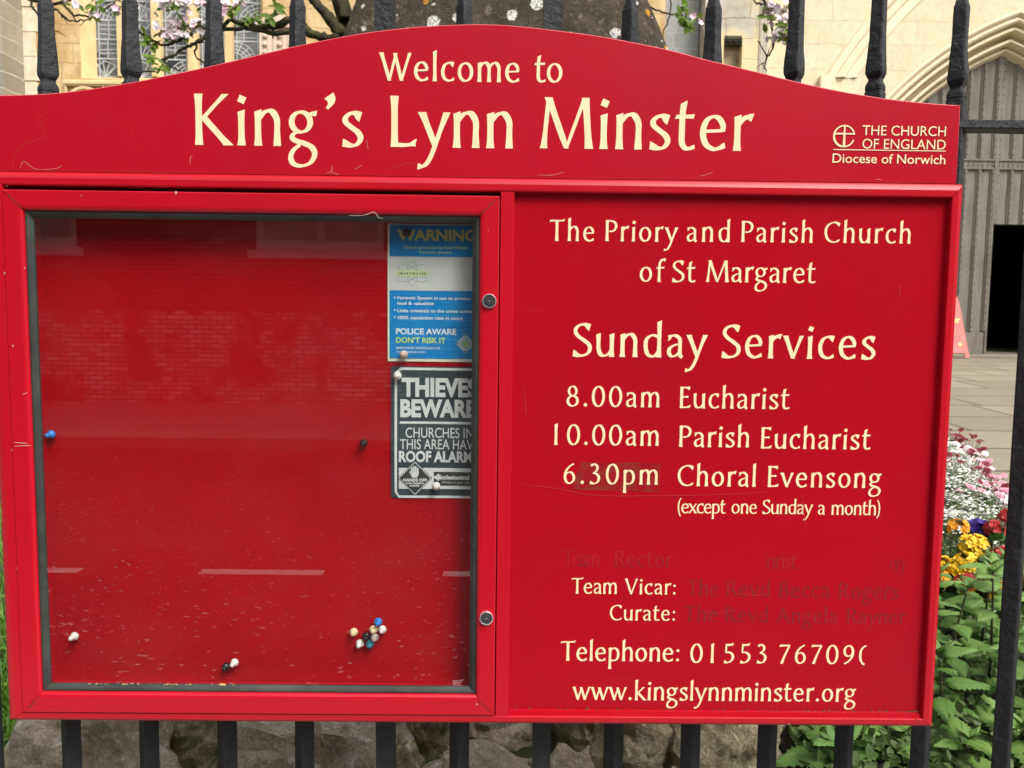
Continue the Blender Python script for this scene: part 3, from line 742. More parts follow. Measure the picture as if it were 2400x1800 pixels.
# scratches, cobweb strands and chips on the paint
MSCR = simple('pale_scratch', (.62, .22, .20), .7); MSC2 = simple('faint_scratch', (.48, .032, .036), .6)
def strand(mb, P, wd, y):
    Q = smooth_line(P, 6) if len(P) > 2 else P
    L_ = []; n_ = len(Q)
    for i, (x, z) in enumerate(Q):
        a, b2 = Q[max(i-1, 0)], Q[min(i+1, n_-1)]; dx, dz = b2[0]-a[0], b2[1]-a[1]; l = math.hypot(dx, dz) or 1
        ww = wd*(.35+.65*math.sin(PI*(i+.5)/n_))/2
        L_ += [(x-dz/l*ww, y, z+dx/l*ww), (x+dz/l*ww, y, z-dx/l*ww)]
    mb.add(L_, [(2*i, 2*i+1, 2*i+3, 2*i+2) for i in range(n_-1)])
for P in ([(-.667,1.725),(-.645,1.727),(-.636,1.732)], [(-.700,1.727),(-.694,1.737),(-.680,1.727),(-.664,1.725)], [(-.441,1.735),(-.4395,1.747),(-.436,1.7475)], [(-.233,1.725),(-.225,1.728),(-.223,1.737)], [(-.225,1.728),(-.214,1.723)], [(.092,1.7275),(.110,1.7268),(.122,1.7285),(.134,1.7325)], [(.342,1.7285),(.352,1.7305),(.363,1.7345)], [(-.188,1.732),(-.178,1.738)], [(-.17,1.776),(-.168,1.762)], [(.615,1.727),(.622,1.7275),(.626,1.726)]):
    sc = MB(); strand(sc, P, .0007, .01155); sc.build('scratch', MSCR, HEADER)
for P in ([(-.662,1.834),(-.658,1.812),(-.669,1.80),(-.662,1.775),(-.70,1.757),(-.712,1.727)], [(-.525,1.795),(-.529,1.786),(-.525,1.780)], [(.48,1.83),(.482,1.823)], [(-.14,1.73),(-.11,1.741),(-.085,1.742)]):
    sc = MB(); strand(sc, P, .00055, .01155); sc.build('scratch', MSC2, HEADER)
for P in ([(.075,1.243),(.13,1.238),(.19,1.2275),(.29,1.2275),(.40,1.231),(.47,1.236)], [(.523,1.233),(.5245,1.206),(.529,1.19),(.5275,1.172)], [(.075,1.40),(.079,1.363),(.08,1.355)], [(.188,1.39),(.190,1.377)], [(.183,1.18),(.184,1.171)], [(.36,1.04),(.39,1.036),(.42,1.041)], [(.66,1.565),(.662,1.55)], [(.70,.895),(.703,.881)], [(.42,1.07),(.45,1.066),(.472,1.069)]):
    sc = MB(); strand(sc, P, .0006, .0100); sc.build('scratch', MSC2, INFO_P)
# flecks of dirt in the lower corner of the recess
random.seed(3); dm = MB()
for k in range(220):
    x = .06+.668*random.random()**.8; 
    if k > 150: x = .708+.022*random.random()
    z = .8725+abs(random.gauss(0, .0016)); r_ = random.uniform(.0005, .0019)
    y = .0098
    dm.add([(x-r_, y, z-r_*.5), (x+r_*.7, y-.0006, z-r_*.6), (x+r_, y, z+r_*.5), (x-r_*.4, y-.0007, z+r_*.6)], [(0,1,2,3)])
tag(dm.build('dirt_line', simple('dry_moss_dirt', (.09, .055, .03), .95, (.20, .12, .06), 300), INFO_P), kind='stuff')
dm = MB()
for k in range(46):
    x = random.choice((-.61, -.565, -.49, -.44, -.40, -.55))+random.gauss(0, .012); z = .9112+abs(random.gauss(0, .0007)); r_ = random.uniform(.0005, .0014)
    if k < 4: r_ = .0024; x = (-.405, -.402, -.408, -.404)[k]
    dm.add([(x-r_, .0078, z-r_*.6), (x+r_, .0076, z-r_*.5), (x+r_*.6, .0079, z+r_*.6), (x-r_*.7, .0077, z+r_*.5)], [(0,1,2,3)])
tag(dm.build('pollen_specks', simple('yellow_pollen', (.75, .55, .12), .9, (.55, .5, .35), 200), DOOR), kind='stuff')
MCOB = simple('cobweb_grey', (.62, .55, .45), .9)
for P in ([(-.195,1.6598),(-.172,1.6604),(-.158,1.6652),(-.152,1.661),(-.150,1.6572),(-.142,1.656)], [(-.700,1.38),(-.693,1.383)], [(-.716,1.305),(-.700,1.304),(-.696,1.304)], [(-.716,1.299),(-.700,1.3),(-.69,1.3005)]):
    cw = MB(); strand(cw, P, .0007, -.0036); cw.build('cobweb', MCOB, DOOR)
cw = MB()
for k in range(4): rect(cw, -.0335, -.0335+(.0165, .014, .012, .0145)[k], .9195-k*.0024, .9205-k*.0024, .00965)
cw.build('etched_mark', simple('etched_grey', (.45, .20, .20), .6), DOOR)

random.seed(66); MCHIP = simple('bare_chip', (.62, .50, .44), .8, (.30, .12, .10), 400)
for x, z, r_, y, par in ((-.7225,1.566,.0028,-.0005,FR), (-.7222,1.292,.0022,-.0005,FR), (-.7224,1.104,.0018,-.0005,FR), (-.7440,1.470,.0018,-.0004,FR), (.7400,1.330,.0016,-.0004,FR), (.20,.8560,.0018,-.0004,FR), (.5125,.8565,.0020,-.0004,FR),
                          (-.457,1.6905,.0032,-.0034,DOOR), (-.690,1.574,.0020,-.0034,DOOR), (-.600,1.6840,.0018,-.0034,DOOR), (.0040,1.188,.0016,-.0034,DOOR), (.0060,.888,.0030,-.0034,DOOR), (-.38,.8830,.0012,-.0034,DOOR), (-.7125,1.455,.0022,-.0034,DOOR), (.018,1.640,.0013,-.0034,DOOR)):
    c_ = MB(); n_ = 7; pts = [(x+r_*random.uniform(.3, 1)*math.cos(2*PI*k/n_)*random.uniform(.3, .9), y, z+r_*random.uniform(.4, 1)*math.sin(2*PI*k/n_)) for k in range(n_)]
    c_.add([(x, y, z)]+pts, [(0, 1+k, 1+(k+1) % n_) for k in range(n_)]); c_.build('paint_chip', MCHIP, par)
# grime gathered in the mitred corners
MGRIME = simple('corner_grime', (.085, .022, .015), .9, (.30, .012, .014), 120, lo=.40, hi=.60)
for x, z, sx, sz, par, y in ((-.7120, .8750, 1, 1, DOOR, -.00325), (.0270, .8750, -1, 1, DOOR, -.00325), (-.7120, 1.6850, 1, -1, DOOR, -.00325), (.0270, 1.6850, -1, -1, DOOR, -.00325), (.7260, .8600, -1, 1, FR, -.0003)):
    c_ = MB(); P = []; L_ = .020 if par is DOOR else .008
    for k in range(9):
        t_ = k/8; w_ = (.0009 if k % 2 else .0004)*(1-.4*t_); P += [(x+sx*(L_*t_)-sx*w_, y, z+sz*(L_*t_)+sz*w_), (x+sx*(L_*t_)+sx*w_, y, z+sz*(L_*t_)-sz*w_)]
    c_.add(P, [(2*k, 2*k+1, 2*k+3, 2*k+2) for k in range(8)]); c_.build('grime', MGRIME, par)

# ============================================================ posters and pins inside the cabinet
def paper(mb, x0, x1, z0, z1, y, m=0, curl=.0006):
    """a laminated sheet, very slightly wavy, with thickness"""
    n_ = 24; f_ = []; b_ = []
    for j in range(n_+1):
        for i in range(n_+1):
            u, v_ = i/n_, j/n_; yy_ = y-curl*(math.sin(u*5+v_*2)*.5+.5)*(.4 if 0 < i < n_ else 1)
            f_.append((x0+(x1-x0)*u, yy_, z0+(z1-z0)*v_)); b_.append((x0+(x1-x0)*u, yy_+.0006, z0+(z1-z0)*v_))
    q = [(j*(n_+1)+i, j*(n_+1)+i+1, (j+1)*(n_+1)+i+1, (j+1)*(n_+1)+i) for j in range(n_) for i in range(n_)]
    mb.add(f_, q, m); o_ = (n_+1)**2
    mb.add(f_+b_, [(a+o_, d_+o_, c_+o_, b2+o_) for a, b2, c_, d_ in q], m)
    e = list(range(n_+1))+[(j+1)*(n_+1)+n_ for j in range(n_)]+[n_*(n_+1)+i for i in range(n_-1, -1, -1)]+[j*(n_+1) for j in range(n_-1, 0, -1)]
    mb.add(f_+b_, [(e[i], e[(i+1) % len(e)], e[(i+1) % len(e)]+o_, e[i]+o_) for i in range(len(e))], m)
YP = .0488
P1 = thing('poster', 'blue and white laminated WARNING poster pinned at top right of the cabinet', 'poster', (-.07, .049, 1.4353))
def p1(x, y): return (-.1438+(x-248)*.0001642, 1.6549-(y-310)*.0001650)
mp = MB(); paper(mp, -.1438, .0062, 1.4353, 1.6549, YP+.0004, 0, .0002)
mp.build('sheet', simple('laminated_cream_paper', (.80, .79, .60), .3, (.70, .70, .55), 12), P1)
def m_blue():
    t = NT('printed_blue'); c = t.mix(t.ramp(t.noise(30, 5, .6), [(.35, 0.0), (.7, 1.0)]), (.004, .20, .56), (.012, .27, .62))
    return t.fin(c, .28, .5)
def r1(mb, xa, xb, ya, yb, y, m=0):
    a, b_ = p1(xa, yb), p1(xb, ya); rect(mb, a[0], b_[0], a[1], b_[1], y, m)
mb = MB(); r1(mb, 268, 1150, 322, 622, YP-.0002); r1(mb, 268, 1150, 952, 1612, YP-.0002); mb.build('blue_block', m_blue(), P1)
mb = MB(); r1(mb, 268, 1150, 624, 950, YP-.0002); mb.build('white_block', simple('printed_white', (.66, .68, .66), .3, (.54, .56, .55), 14), P1)
def t1(mat, s_, xa, xb, ya, yb, bold=0):
    mb = MB(); a, b_ = p1(xa, yb), p1(xb, ya); sans(mb, s_, a[0], b_[0], a[1], b_[1], YP-.0005, 0, bold); mb.build('lettering', mat, P1)
t1(simple('printed_yellow', (.62, .62, .20), .35), 'WARNING', 342, 1108, 362, 470, .035)
MLIME = simple('printed_lime', (.50, .72, .20), .35); MPALE = simple('printed_pale', (.72, .80, .84), .35)
t1(MLIME, 'Church protected by SmartWater', 402, 1028, 520, 548, .012); t1(MLIME, 'Forensic systems', 555, 877, 567, 592, .012); t1(MLIME, 'DON\u2019T RISK IT', 330, 815, 1405, 1460, .03)
for s_, xa, xb, ya, yb, bo in (('Forensic System in use to protect', 345, 1060, 1005, 1037, .02), ('lead & valuables', 345, 700, 1058, 1090, .02), ('Links criminals to the crime scene', 345, 1072, 1129, 1162, .02), ('100% conviction rate in court', 347, 985, 1197, 1230, .02), ('POLICE AWARE', 330, 920, 1318, 1376, .03), ('SMARTWATER TECHNOLOGY LTD', 330, 762, 1498, 1520, .02), ('www.smartwater.com', 330, 617, 1537, 1555, .02)):
    t1(MPALE, s_, xa, xb, ya, yb, bo)
for y_ in (1020, 1142, 1212):
    mb = MB(); a = p1(318, y_); ring(mb, a[0], a[1], .0007, .0007, .0013, YP-.0005, n=12); mb.build('bullet', MPALE, P1)
mb = MB(); c0 = p1(488, 785); k_ = .0001645
for rot, rx, rz in ((0, 52*k_, 118*k_), (R(62), 52*k_, 150*k_), (R(-62), 52*k_, 150*k_)):
    ring(mb, c0[0], c0[1], rx, rz, .0005, YP-.0004, rot=rot)
mb.build('emblem', simple('printed_grey_line', (.20, .20, .21), .4), P1)
mb = MB(); a, b_ = p1(322, 818), p1(655, 752); cxm, czm = (a[0]+b_[0])/2, (a[1]+b_[1])/2
mb.add([(cxm+(b_[0]-a[0])/2*math.copysign(abs(math.cos(q*PI/16))**.7, math.cos(q*PI/16)), YP-.0006, czm+(b_[1]-a[1])/2*math.sin(q*PI/16)) for q in range(32)], [tuple(range(32))])
mb.build('emblem_band', simple('printed_lime_band', (.60, .68, .38), .35), P1)
mb = MB(); a, b_ = p1(350, 798), p1(625, 776); sans(mb, 'S M A R T W A T E R', a[0], b_[0], a[1], b_[1], YP-.0008, 0, .03); mb.build('lettering', simple('printed_dark_grey', (.07, .09, .08), .4), P1)
mb = MB(); cd_ = p1(1010, 1460); d_ = 95*k_
mb.add([(cd_[0]+px*d_, YP-.0004, cd_[1]+pz*d_) for px, pz in ((0, -1), (1, 0), (0, 1), (-1, 0))], [(0, 1, 2, 3)], 0)
ring(mb, cd_[0], cd_[1], 18*k_, 18*k_, 22*k_, YP-.0006, 1); rect(mb, cd_[0]-10*k_, cd_[0]+10*k_, cd_[1]-3*k_, cd_[1]+3*k_, YP-.0008, 1)
for px, pz in ((0, -.82), (.82, 0), (0, .82), (-.82, 0)): ring(mb, cd_[0]+px*d_, cd_[1]+pz*d_, 4*k_, 4*k_, 7*k_, YP-.0006, 2, n=12)
ring(mb, cd_[0], cd_[1], 44*k_, 44*k_, 5*k_, YP-.0006, 3)
mb.build('badge', [simple('badge_grey', (.40, .52, .58), .4), simple('badge_green', (.30, .55, .16), .4), DARK, simple('badge_line', (.12, .22, .30), .4)], P1)
# the dark one
P2 = thing('poster', 'dark slate THIEVES BEWARE poster pinned below the blue one', 'poster', (-.06, .049, 1.2118))
def p2(x, y): return (-.1385+(x-280)*.0001642, 1.4275-(y-112)*.0001684)
mp = MB(); paper(mp, -.1385, .0070, 1.2118, 1.4275, YP+.0004, 0, .0002)
mp.build('sheet', simple('laminated_slate', (.042, .060, .072), .24, (.058, .078, .092), 9), P2)
MW = simple('printed_white_ink', (.74, .76, .75), .32, (.64, .66, .66), 40)
def t2(mb, s_, xa, xb, ya, yb, bold=0, m=0, y=YP-.0005):
    a, b_ = p2(xa, yb), p2(xb, ya); sans(mb, s_, a[0], b_[0], a[1], b_[1], y, m, bold)
def r2(mb, xa, xb, ya, yb, y, m=0):
    a, b_ = p2(xa, yb), p2(xb, ya); rect(mb, a[0], b_[0], a[1], b_[1], y, m)
mb = MB(); r2(mb, 315, 340, 175, 1335, YP-.0002); r2(mb, 375, 1150, 124, 149, YP-.0002); r2(mb, 355, 1150, 1370, 1394, YP-.0002)
for q in (((315,175),(340,175),(385,149),(375,124)), ((315,1335),(355,1394),(362,1370),(340,1335))):
    mb.add([(p2(*v_)[0], YP-.0002, p2(*v_)[1]) for v_ in q], [(0,1,2,3)])
r2(mb, 366, 1150, 645, 668, YP-.0002)
mb.build('border', MW, P2)
for a_ in (('THIEVES', 384, 1135, 222, 407, .045), ('BEWARE', 372, 1118, 430, 605, .045), ('CHURCHES IN', 424, 1092, 705, 803, .006), ('THIS AREA HAVE', 368, 1142, 818, 915, .006), ('ROOF ALARMS', 358, 1148, 932, 1042, .04)):
    mb = MB(); t2(mb, *a_); mb.build('lettering', MW, P2)
mb = MB(); r2(mb, 358, 1150, 1098, 1305, YP-.0002); mb.build('white_block', MW, P2)
MSL = simple('printed_slate', (.050, .052, .056), .3)
mb = MB(); r2(mb, 705, 1150, 1136, 1272, YP-.0004)
def diamond(mb, r_, y, m):
    pts = []
    for k in range(4):
        a = PI/2*k-PI/2
        for da in (-.22, -.1, .1, .22): 
            rr = r_*(.90 if abs(da) > .15 else .965); pts.append((rr*math.cos(a+da*.55), rr*math.sin(a+da*.55)))
    c_ = p2(518, 1200); mb.add([(c_[0]+px*.0001642, y, c_[1]+pz*.0001684) for px, pz in pts], [tuple(range(16))], m)
diamond(mb, 172, YP-.0004, 0); diamond(mb, 164, YP-.0006, 1); diamond(mb, 154, YP-.0008, 0)
mb.build('badge', [MSL, MW], P2)
y_ = YP-.0010
for a_ in (('HANDS OFF', 402, 637, 1202, 1232, .05, 0, y_), ('OUR CHURCH', 425, 607, 1240, 1258, .05, 0, y_), ('ROOFS', 467, 562, 1264, 1282, .05, 0, y_), ('Ecclesiastical', 748, 1058, 1166, 1210, .04, 0, YP-.0006), ('Always on your side', 787, 1062, 1224, 1248, -.01, 0, YP-.0006)):
    mb = MB(); t2(mb, *a_); mb.build('lettering', MW, P2)
mb = MB()
for q in (((702,1190),(752,1152),(758,1162),(722,1190)), ((702,1190),(722,1190),(758,1218),(752,1226)), ((712,1186),(770,1178),(770,1202),(712,1194))):
    mb.add([(p2(*v_)[0], YP-.00062-.00001*q[1][0]/800, p2(*v_)[1]) for v_ in q], [(0,1,2,3)])
mb.build('arrow_mark', MW, P2)
mb = MB()       # open hand sign
def hq(P): return [(p2(*v_)[0], y_, p2(*v_)[1]) for v_ in P]
mb.add(hq([(484,1150),(482,1180),(495,1194),(535,1194),(550,1175),(556,1150),(556,1134),(480,1134)]), [tuple(range(8))])
for x_, yt in ((485, 1092), (505, 1079), (525, 1081), (545, 1096)):
    mb.add(hq([(x_-8,1134),(x_+8,1134),(x_+9,yt+8),(x_+4,yt),(x_-4,yt),(x_-9,yt+8)]), [(0,1,2,3,4,5)])
mb.add(hq([(483,1172),(462,1140),(466,1130),(474,1132),(484,1150)]), [(0,1,2,3,4)])
mb.build('hand_sign', MW, P2)

def curl(root, x0, x1, z0, z1, amp):
    for o in root.children:
        off = origin(o)
        if o.name.split('.')[0] not in ('lettering', 'sheet'):
            bm = bmesh.new(); bm.from_mesh(o.data)
            for _ in range(7):
                es = [e for e in bm.edges if e.calc_length() > .006]
                if not es: break
                bmesh.ops.triangulate(bm, faces=[f_ for f_ in bm.faces if len(f_.verts) > 4])
                bmesh.ops.subdivide_edges(bm, edges=[e for e in bm.edges if e.calc_length() > .006], cuts=1, use_grid_fill=True)
            bmesh.ops.triangulate(bm, faces=bm.faces); bm.to_mesh(o.data); bm.free()
        for v_ in o.data.vertices:
            u, q = (v_.co.x+off.x-x0)/(x1-x0), (v_.co.z+off.z-z0)/(z1-z0)
            v_.co.y -= amp*(.5+.5*math.sin(u*6.5+q*2.3+.6))*(.35+.65*abs(math.sin(q*3.6+.4)))+amp*1.6*max(0, u-.72)**1.5*(1.2-q)
PIN_M = {n_: simple('pin_'+n_, c_, .28, c2, 200) for n_, c_, c2 in (('white', (.80,.78,.74), (.70,.68,.64)), ('cream', (.82,.66,.40), (.74,.58,.34)), ('black', (.010,.010,.012), (.02,.02,.022)), ('blue', (.012,.18,.62), (.02,.24,.70)), ('teal', (.012,.16,.28), (.02,.24,.34)), ('greyed', (.60,.50,.45), (.42,.33,.30)), ('beige', (.62,.48,.42), (.54,.40,.35)))}
MNEEDLE = simple('steel_needle', (.6, .6, .6), .3, metal=1.0)
curl(P1, -.1438, .0062, 1.4353, 1.6549, .0022); curl(P2, -.1385, .0070, 1.2118, 1.4275, .0020)
def pin(x, z, colour, label, tilt=(0, 0), ysurf=.0500, s_=1.0):
    t_ = thing('push_pin', label, 'push pin', (x, ysurf, z), 'push pins in the noticeboard cabinet')
    ax = Vector((tilt[0], -1, tilt[1])).normalized()
    base = Vector((x, ysurf-.0016, z))
    h_ = MB(); prof = []
    for k in range(9):
        a = -PI/2+PI*k/8*.86; prof.append((max(.0003, .0068*math.cos(a))*s_, (.0058+.0058*math.sin(a))*s_))
    prof += [(.0037*s_, .0118*s_), (.0037*s_, .0140*s_), (.0034*s_, .0158*s_), (.0022*s_, .0170*s_), (.0004*s_, .0174*s_)]
    h_.lathe(base, ax, prof, 20); h_.build('head', PIN_M[colour], t_, smooth=True)
    n_ = MB(); n_.lathe(Vector((x, ysurf+.0030, z)), ax, [(.0005, 0), (.0005, .0050)], 8); n_.build('needle', MNEEDLE, t_)
pin(-.6845, 1.3115, 'blue', 'blue push pin alone near the left edge, halfway up the cabinet', (-.25, -.1))
pin(-.1821, 1.3021, 'black', 'black push pin alone to the left of the slate poster')
pin(-.6586, .9760, 'white', 'white push pin alone near the lower left corner of the cabinet', (-.2, -.1))
pin(-.4106, .9262, 'black', 'black push pin touching a white one at the bottom centre', (-.1, -.1))
pin(-.3963, .9330, 'white', 'white push pin beside a black one at the bottom centre', (-.15, -.1))
pin(-.1995, .9864, 'cream', 'cream push pin standing a little left of the pin cluster')
pin(-.1592, 1.0042, 'blue', 'bright blue push pin topmost in the pin cluster')
pin(-.1670, .9912, 'cream', 'cream push pin under the bright blue one in the cluster')
pin(-.1522, .9912, 'white', 'white push pin at the right side of the cluster')
pin(-.1790, .9793, 'black', 'black push pin in the middle of the cluster')
pin(-.1649, .9775, 'greyed', 'dirty grey push pin right of the black one in the cluster')
pin(-.1890, .9675, 'white', 'white push pin at the lower left of the cluster', (-.1, -.1))
pin(-.1727, .9662, 'teal', 'dark teal push pin lowest in the cluster')
pin(-.1125, 1.6400, 'black', 'black push pin through the word on the blue poster', ysurf=.0480)
pin(-.1170, 1.4465, 'beige', 'beige push pin at the bottom edge of the blue poster', ysurf=.0480)
pin(-.1270, 1.4125, 'white', 'white push pin at the top left corner of the slate poster', ysurf=.0480)
pin(-.0640, 1.2330, 'white', 'white push pin near the bottom of the slate poster', ysurf=.0480)

# ============================================================ black railing behind the board
RL = thing('railing', 'black painted iron railing with worn spike tops running behind the noticeboard', 'railing', (0, .1, .40))
random.seed(21)
def bar_rings(x, prof, sides=4, rot=PI/4, jit=.0006, seed=0):
    rings = []
    for r_, z in prof:
        ring_ = []; e = .13*r_
        for k in range(4):
            a = PI/2*k; ux, uz = math.cos(a), math.sin(a); tx, tz = -uz, ux
            for q, d_ in ((-1, e), (0, e*.42), (1, e)):
                ring_.append(Vector((x+r_*ux-d_*ux+q*e*tx, .1+r_*uz-d_*uz+q*e*tz, z)))
        rings.append([v_+Vector((noise.noise(v_*38+Vector((seed, 0, 0))), noise.noise(v_*38+Vector((0, seed, 5))), 0))*jit*2.2 for v_ in ring_])
    return rings
def spike(x, dz, tall=0.0, seed=0):
    T_ = tall
    prof = [(.0182, .36)]+[(.0182, .36+.1*k) for k in range(1, 13)]+[(.0184, 1.60), (.0186, 1.70), (.0188, 1.78), (.0190, 1.828), (.0192, 1.845)]
    up = [(.0192, 1.862), (.0176, 1.8632), (.0176, 1.8645), (.0186, 1.8655), (.0188, 1.8710), (.0175, 1.8745), (.0135, 1.8800), (.0135, 1.8835), (.0165, 1.8880), (.0188, 1.8930), (.0190, 1.9010), (.0178, 1.9140), (.0162, 1.9300), (.0150, 1.9480), (.0144, 1.9660), (.0142+.0, 1.9850+T_*.6), (.0141, 2.0020+T_)]
    up += [(.0128, 2.0040+T_), (.0106, 2.0120+T_), (.0078, 2.0220+T_), (.0040, 2.0300+T_), (.0008, 2.0320+T_)]
    return prof+[(r_, z+dz) for r_, z in up]
b0, bs = -.7038, .13537
BARS = {0: (0, -.0), 1: (.006, .0), 2: (.010, -.004), 3: (.004, .0), 5: (.008, .0), 7: (.010, -.004), 8: (.012, .0), 9: (.0185, .035), 10: (.0215, .035), 11: (.0110, .010)}
for i in range(-9, 21):
    x = b0+bs*i
    if i in (4, 6):
        m_ = MB(); x = {4: -.1555, 6: .1165}[i]
        rr = []
        for k in range(40):
            z = .36+k*.048
            rr.append([Vector((x+sx*.0150+noise.noise(Vector((sx*3, sy, z*30)))*.0006, .1+sy*.0170, z)) for sx, sy in ((-1,-1),(1,-1),(1,1),(-1,1))])
        m_.loft(rr); m_.build('standard', MIRON, RL); continue
    dz, tl = BARS.get(i, (.008+.006*math.sin(i*2.3), .0))
    if i == 12: x += .0095
    m_ = MB(); m_.loft(bar_rings(x, spike(x, dz, tl, i), seed=i*3.1)); m_.build('bar', MIRON, RL)
m_ = MB()
P_ = []
for k in range(121):
    x = -2.0+k*.04
    z = 1.8318; e = .0004
    P_.append([Vector((x, .1+sy*.019+e*noise.noise(Vector((x*30, sy, 0))), z+sz*.0072+.0009*noise.noise(Vector((x*22, sz*3, 9))))) for sy, sz in ((-1,-.8),(-.85,-1),(.85,-1),(1,-.8),(1,.8),(.85,1),(-.85,1),(-1,.8))])
m_.loft(P_); m_.build('rail', MIRON, RL)
m_ = MB(); m_.box(-2.0, 2.84, .081, .119, .470, .486); m_.build('rail', MIRON, RL)

# ============================================================ standing stone and boulders
def m_lichen(name, base, dark, moss=.0, spots=1.0, streak=False):
    t = NT(name)
    n1 = t.ramp(t.noise(9, 8, .72), [(.33, 0.0), (.68, 1.0)]); c = t.mix(n1, dark, base)
    n2 = t.ramp(t.noise(46, 6, .75), [(.42, 0.0), (.66, 1.0)]); c = t.mix(t.math('MULTIPLY', n2, .45), c, tuple(x*.42 for x in dark))
    n4 = t.ramp(t.noise(170, 4, .7), [(.40, 0.0), (.60, 1.0)]); c = t.mix(t.math('MULTIPLY', n4, .45), c, tuple(x*.40 for x in dark))
    n3 = t.ramp(t.noise(24, 7, .75, t.co((1, 1, 1), (0, 0, 0), (3, 1, 7))), [(.56, 0.0), (.66, 1.0)]); c = t.mix(t.math('MULTIPLY', n3, .7), c, tuple(min(1, x*1.9) for x in base))
    if moss:
        nm = t.ramp(t.noise(4, 6, .65, t.co((1, 1, 1), (0, 0, 0), (9, 2, 1))), [(.50, 0.0), (.62, 1.0)]); c = t.mix(t.math('MULTIPLY', nm, moss), c, (.075, .085, .022))
    if spots:
        nz = t.n('TexNoise'); nz.inputs['Scale'].default_value = 55; nz.inputs['Detail'].default_value = 4; t.l(t.tc.outputs['Object'], nz.inputs['Vector'])
        for sc_, th, hue, colr, sd in ((11, .17, .50, (.74, .73, .68), 0), (10, .16, .58, (.56, .27, .03), 5), (24, .16, .55, (.66, .65, .60), 11)):
            off = t.n('VectorMath'); off.operation = 'MULTIPLY_ADD'; t.l(nz.outputs['Color'], off.inputs[0]); off.inputs[1].default_value = (.020, .020, .020); t.l(t.co((1, 1, 1), (0, 0, 0), (sd, sd*.3, sd*.7)), off.inputs[2])
            vo = t.n('TexVoronoi'); vo.inputs['Scale'].default_value = sc_; t.l(off.outputs[0], vo.inputs['Vector'])
            sp = t.n('SeparateColor'); t.l(vo.outputs['Color'], sp.inputs[0])
            on = t.math('MULTIPLY', t.math('GREATER_THAN', sp.outputs[0], hue), t.math('LESS_THAN', vo.outputs['Distance'], t.math('MULTIPLY', sp.outputs[1], th*2.1)))
            hole = t.ramp(t.noise(90, 4), [(.40, 0.35), (.52, 1.0)])
            c = t.mix(t.math('MULTIPLY', t.math('MULTIPLY', on, spots), hole), c, colr)
    h_ = t.math('ADD', t.noise(30, 8, .75), t.math('MULTIPLY', t.noise(110, 5, .7), .5))
    b_ = t.bump(h_, .9, .02)
    return t.fin(c, .95, .15, b_)
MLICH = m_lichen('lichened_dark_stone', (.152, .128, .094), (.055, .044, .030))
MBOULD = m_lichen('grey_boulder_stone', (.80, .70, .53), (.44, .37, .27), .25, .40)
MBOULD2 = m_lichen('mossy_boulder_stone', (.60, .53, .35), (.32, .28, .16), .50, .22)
st = thing('standing_stone', 'tall dark rough stone spotted with white and orange lichen behind the board top', 'stone', (.02, 2.70, .55))
m_ = MB(); rings = []; NS = 72
for k in range(70):
    z = .45+k*.057; hw = .705-(z-3.0)*.425
    if z < 2.3: hw = 1.0025+(2.3-z)*.05
    hw = max(hw, .12)
    if z > 3.9: hw *= max(.15, 1-(z-3.9)*2.0)
    ring_ = []
    for j in range(NS):
        a = 2*PI*j/NS; ca, sa = math.cos(a), math.sin(a)
        ex = .42
        px = math.copysign(abs(ca)**ex, ca)*hw; py = math.copysign(abs(sa)**ex, sa)*hw*.38
        p_ = Vector((px, py, z)); d_ = .040*noise.fractal(p_*2.2, 1.0, 2.0, 4)+.010*noise.fractal(p_*11, .9, 2, 4)
        edge_r = max(0, ca-.5)*.022*noise.noise(Vector((a*14, 0, z*.7)))       # weathered vertical grooves down the right side
        ring_.append((.02+px+(d_*.5+edge_r)*ca, 2.70+py+d_*1.2*sa, z))
    rings.append(ring_)
m_.loft(rings); m_.build('shaft', MLICH, st, smooth=True)
def boulder(x, y, z, rx, ry, rz, label, mat, seed, rot=0, crag=.44):
    bm = bmesh.new(); bmesh.ops.create_icosphere(bm, subdivisions=5, radius=1)
    rnd = random.Random(seed); planes = [(Vector((rnd.gauss(0, 1), rnd.gauss(0, 1), rnd.gauss(0, 1))).normalized(), rnd.uniform(.58, .90)) for _ in range(9)]
    cr, sr_ = math.cos(rot), math.sin(rot); off = Vector((seed*3.7, seed*1.3, 0))
    for v_ in bm.verts:
        p_ = v_.co.copy()
        for n_, d_ in planes:
            k = p_.dot(n_)
            if k > d_: p_ -= n_*(k-d_)*.96
        p_ += v_.co*(crag*.5*noise.fractal(v_.co*1.5+off, 1, 2, 3)+.05*noise.fractal(v_.co*7+off, .9, 2, 4)+.085*(abs(noise.noise(v_.co*3.6+off))-.25)+.030*noise.noise(Vector((p_.x*3, p_.y*3, p_.z*14))+off))
        q = Vector((p_.x*rx, p_.y*ry, p_.z*rz))
        v_.co = Vector((q.x*cr-q.z*sr_, q.y, q.x*sr_+q.z*cr))
    me = bpy.data.meshes.new('boulder'); bm.to_mesh(me); bm.free(); me.materials.append(mat)
    o = obj('boulder', me, None, (x, y, z)); tag(o, label, 'boulder', 'boulders heaped behind the railing'); return o
boulder(-.87, .50, .42, .21, .20, .27, 'grey brown boulder with a dark crack beside the grass at the left', MBOULD, 3, R(8))
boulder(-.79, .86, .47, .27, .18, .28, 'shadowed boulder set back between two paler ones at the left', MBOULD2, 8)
boulder(-.36, .50, .38, .25, .22, .29, 'broad sloping grey boulder left of centre under the cabinet', MBOULD, 14, R(24))
boulder(-.03, .76, .46, .23, .20, .26, 'dark flecked boulder under the cabinet lock', MBOULD, 22)
boulder(.045, .36, .42, .20, .15, .20, 'striated pale boulder with a yellow lichen patch in front under the centre', MBOULD, 31, R(-14), .22)
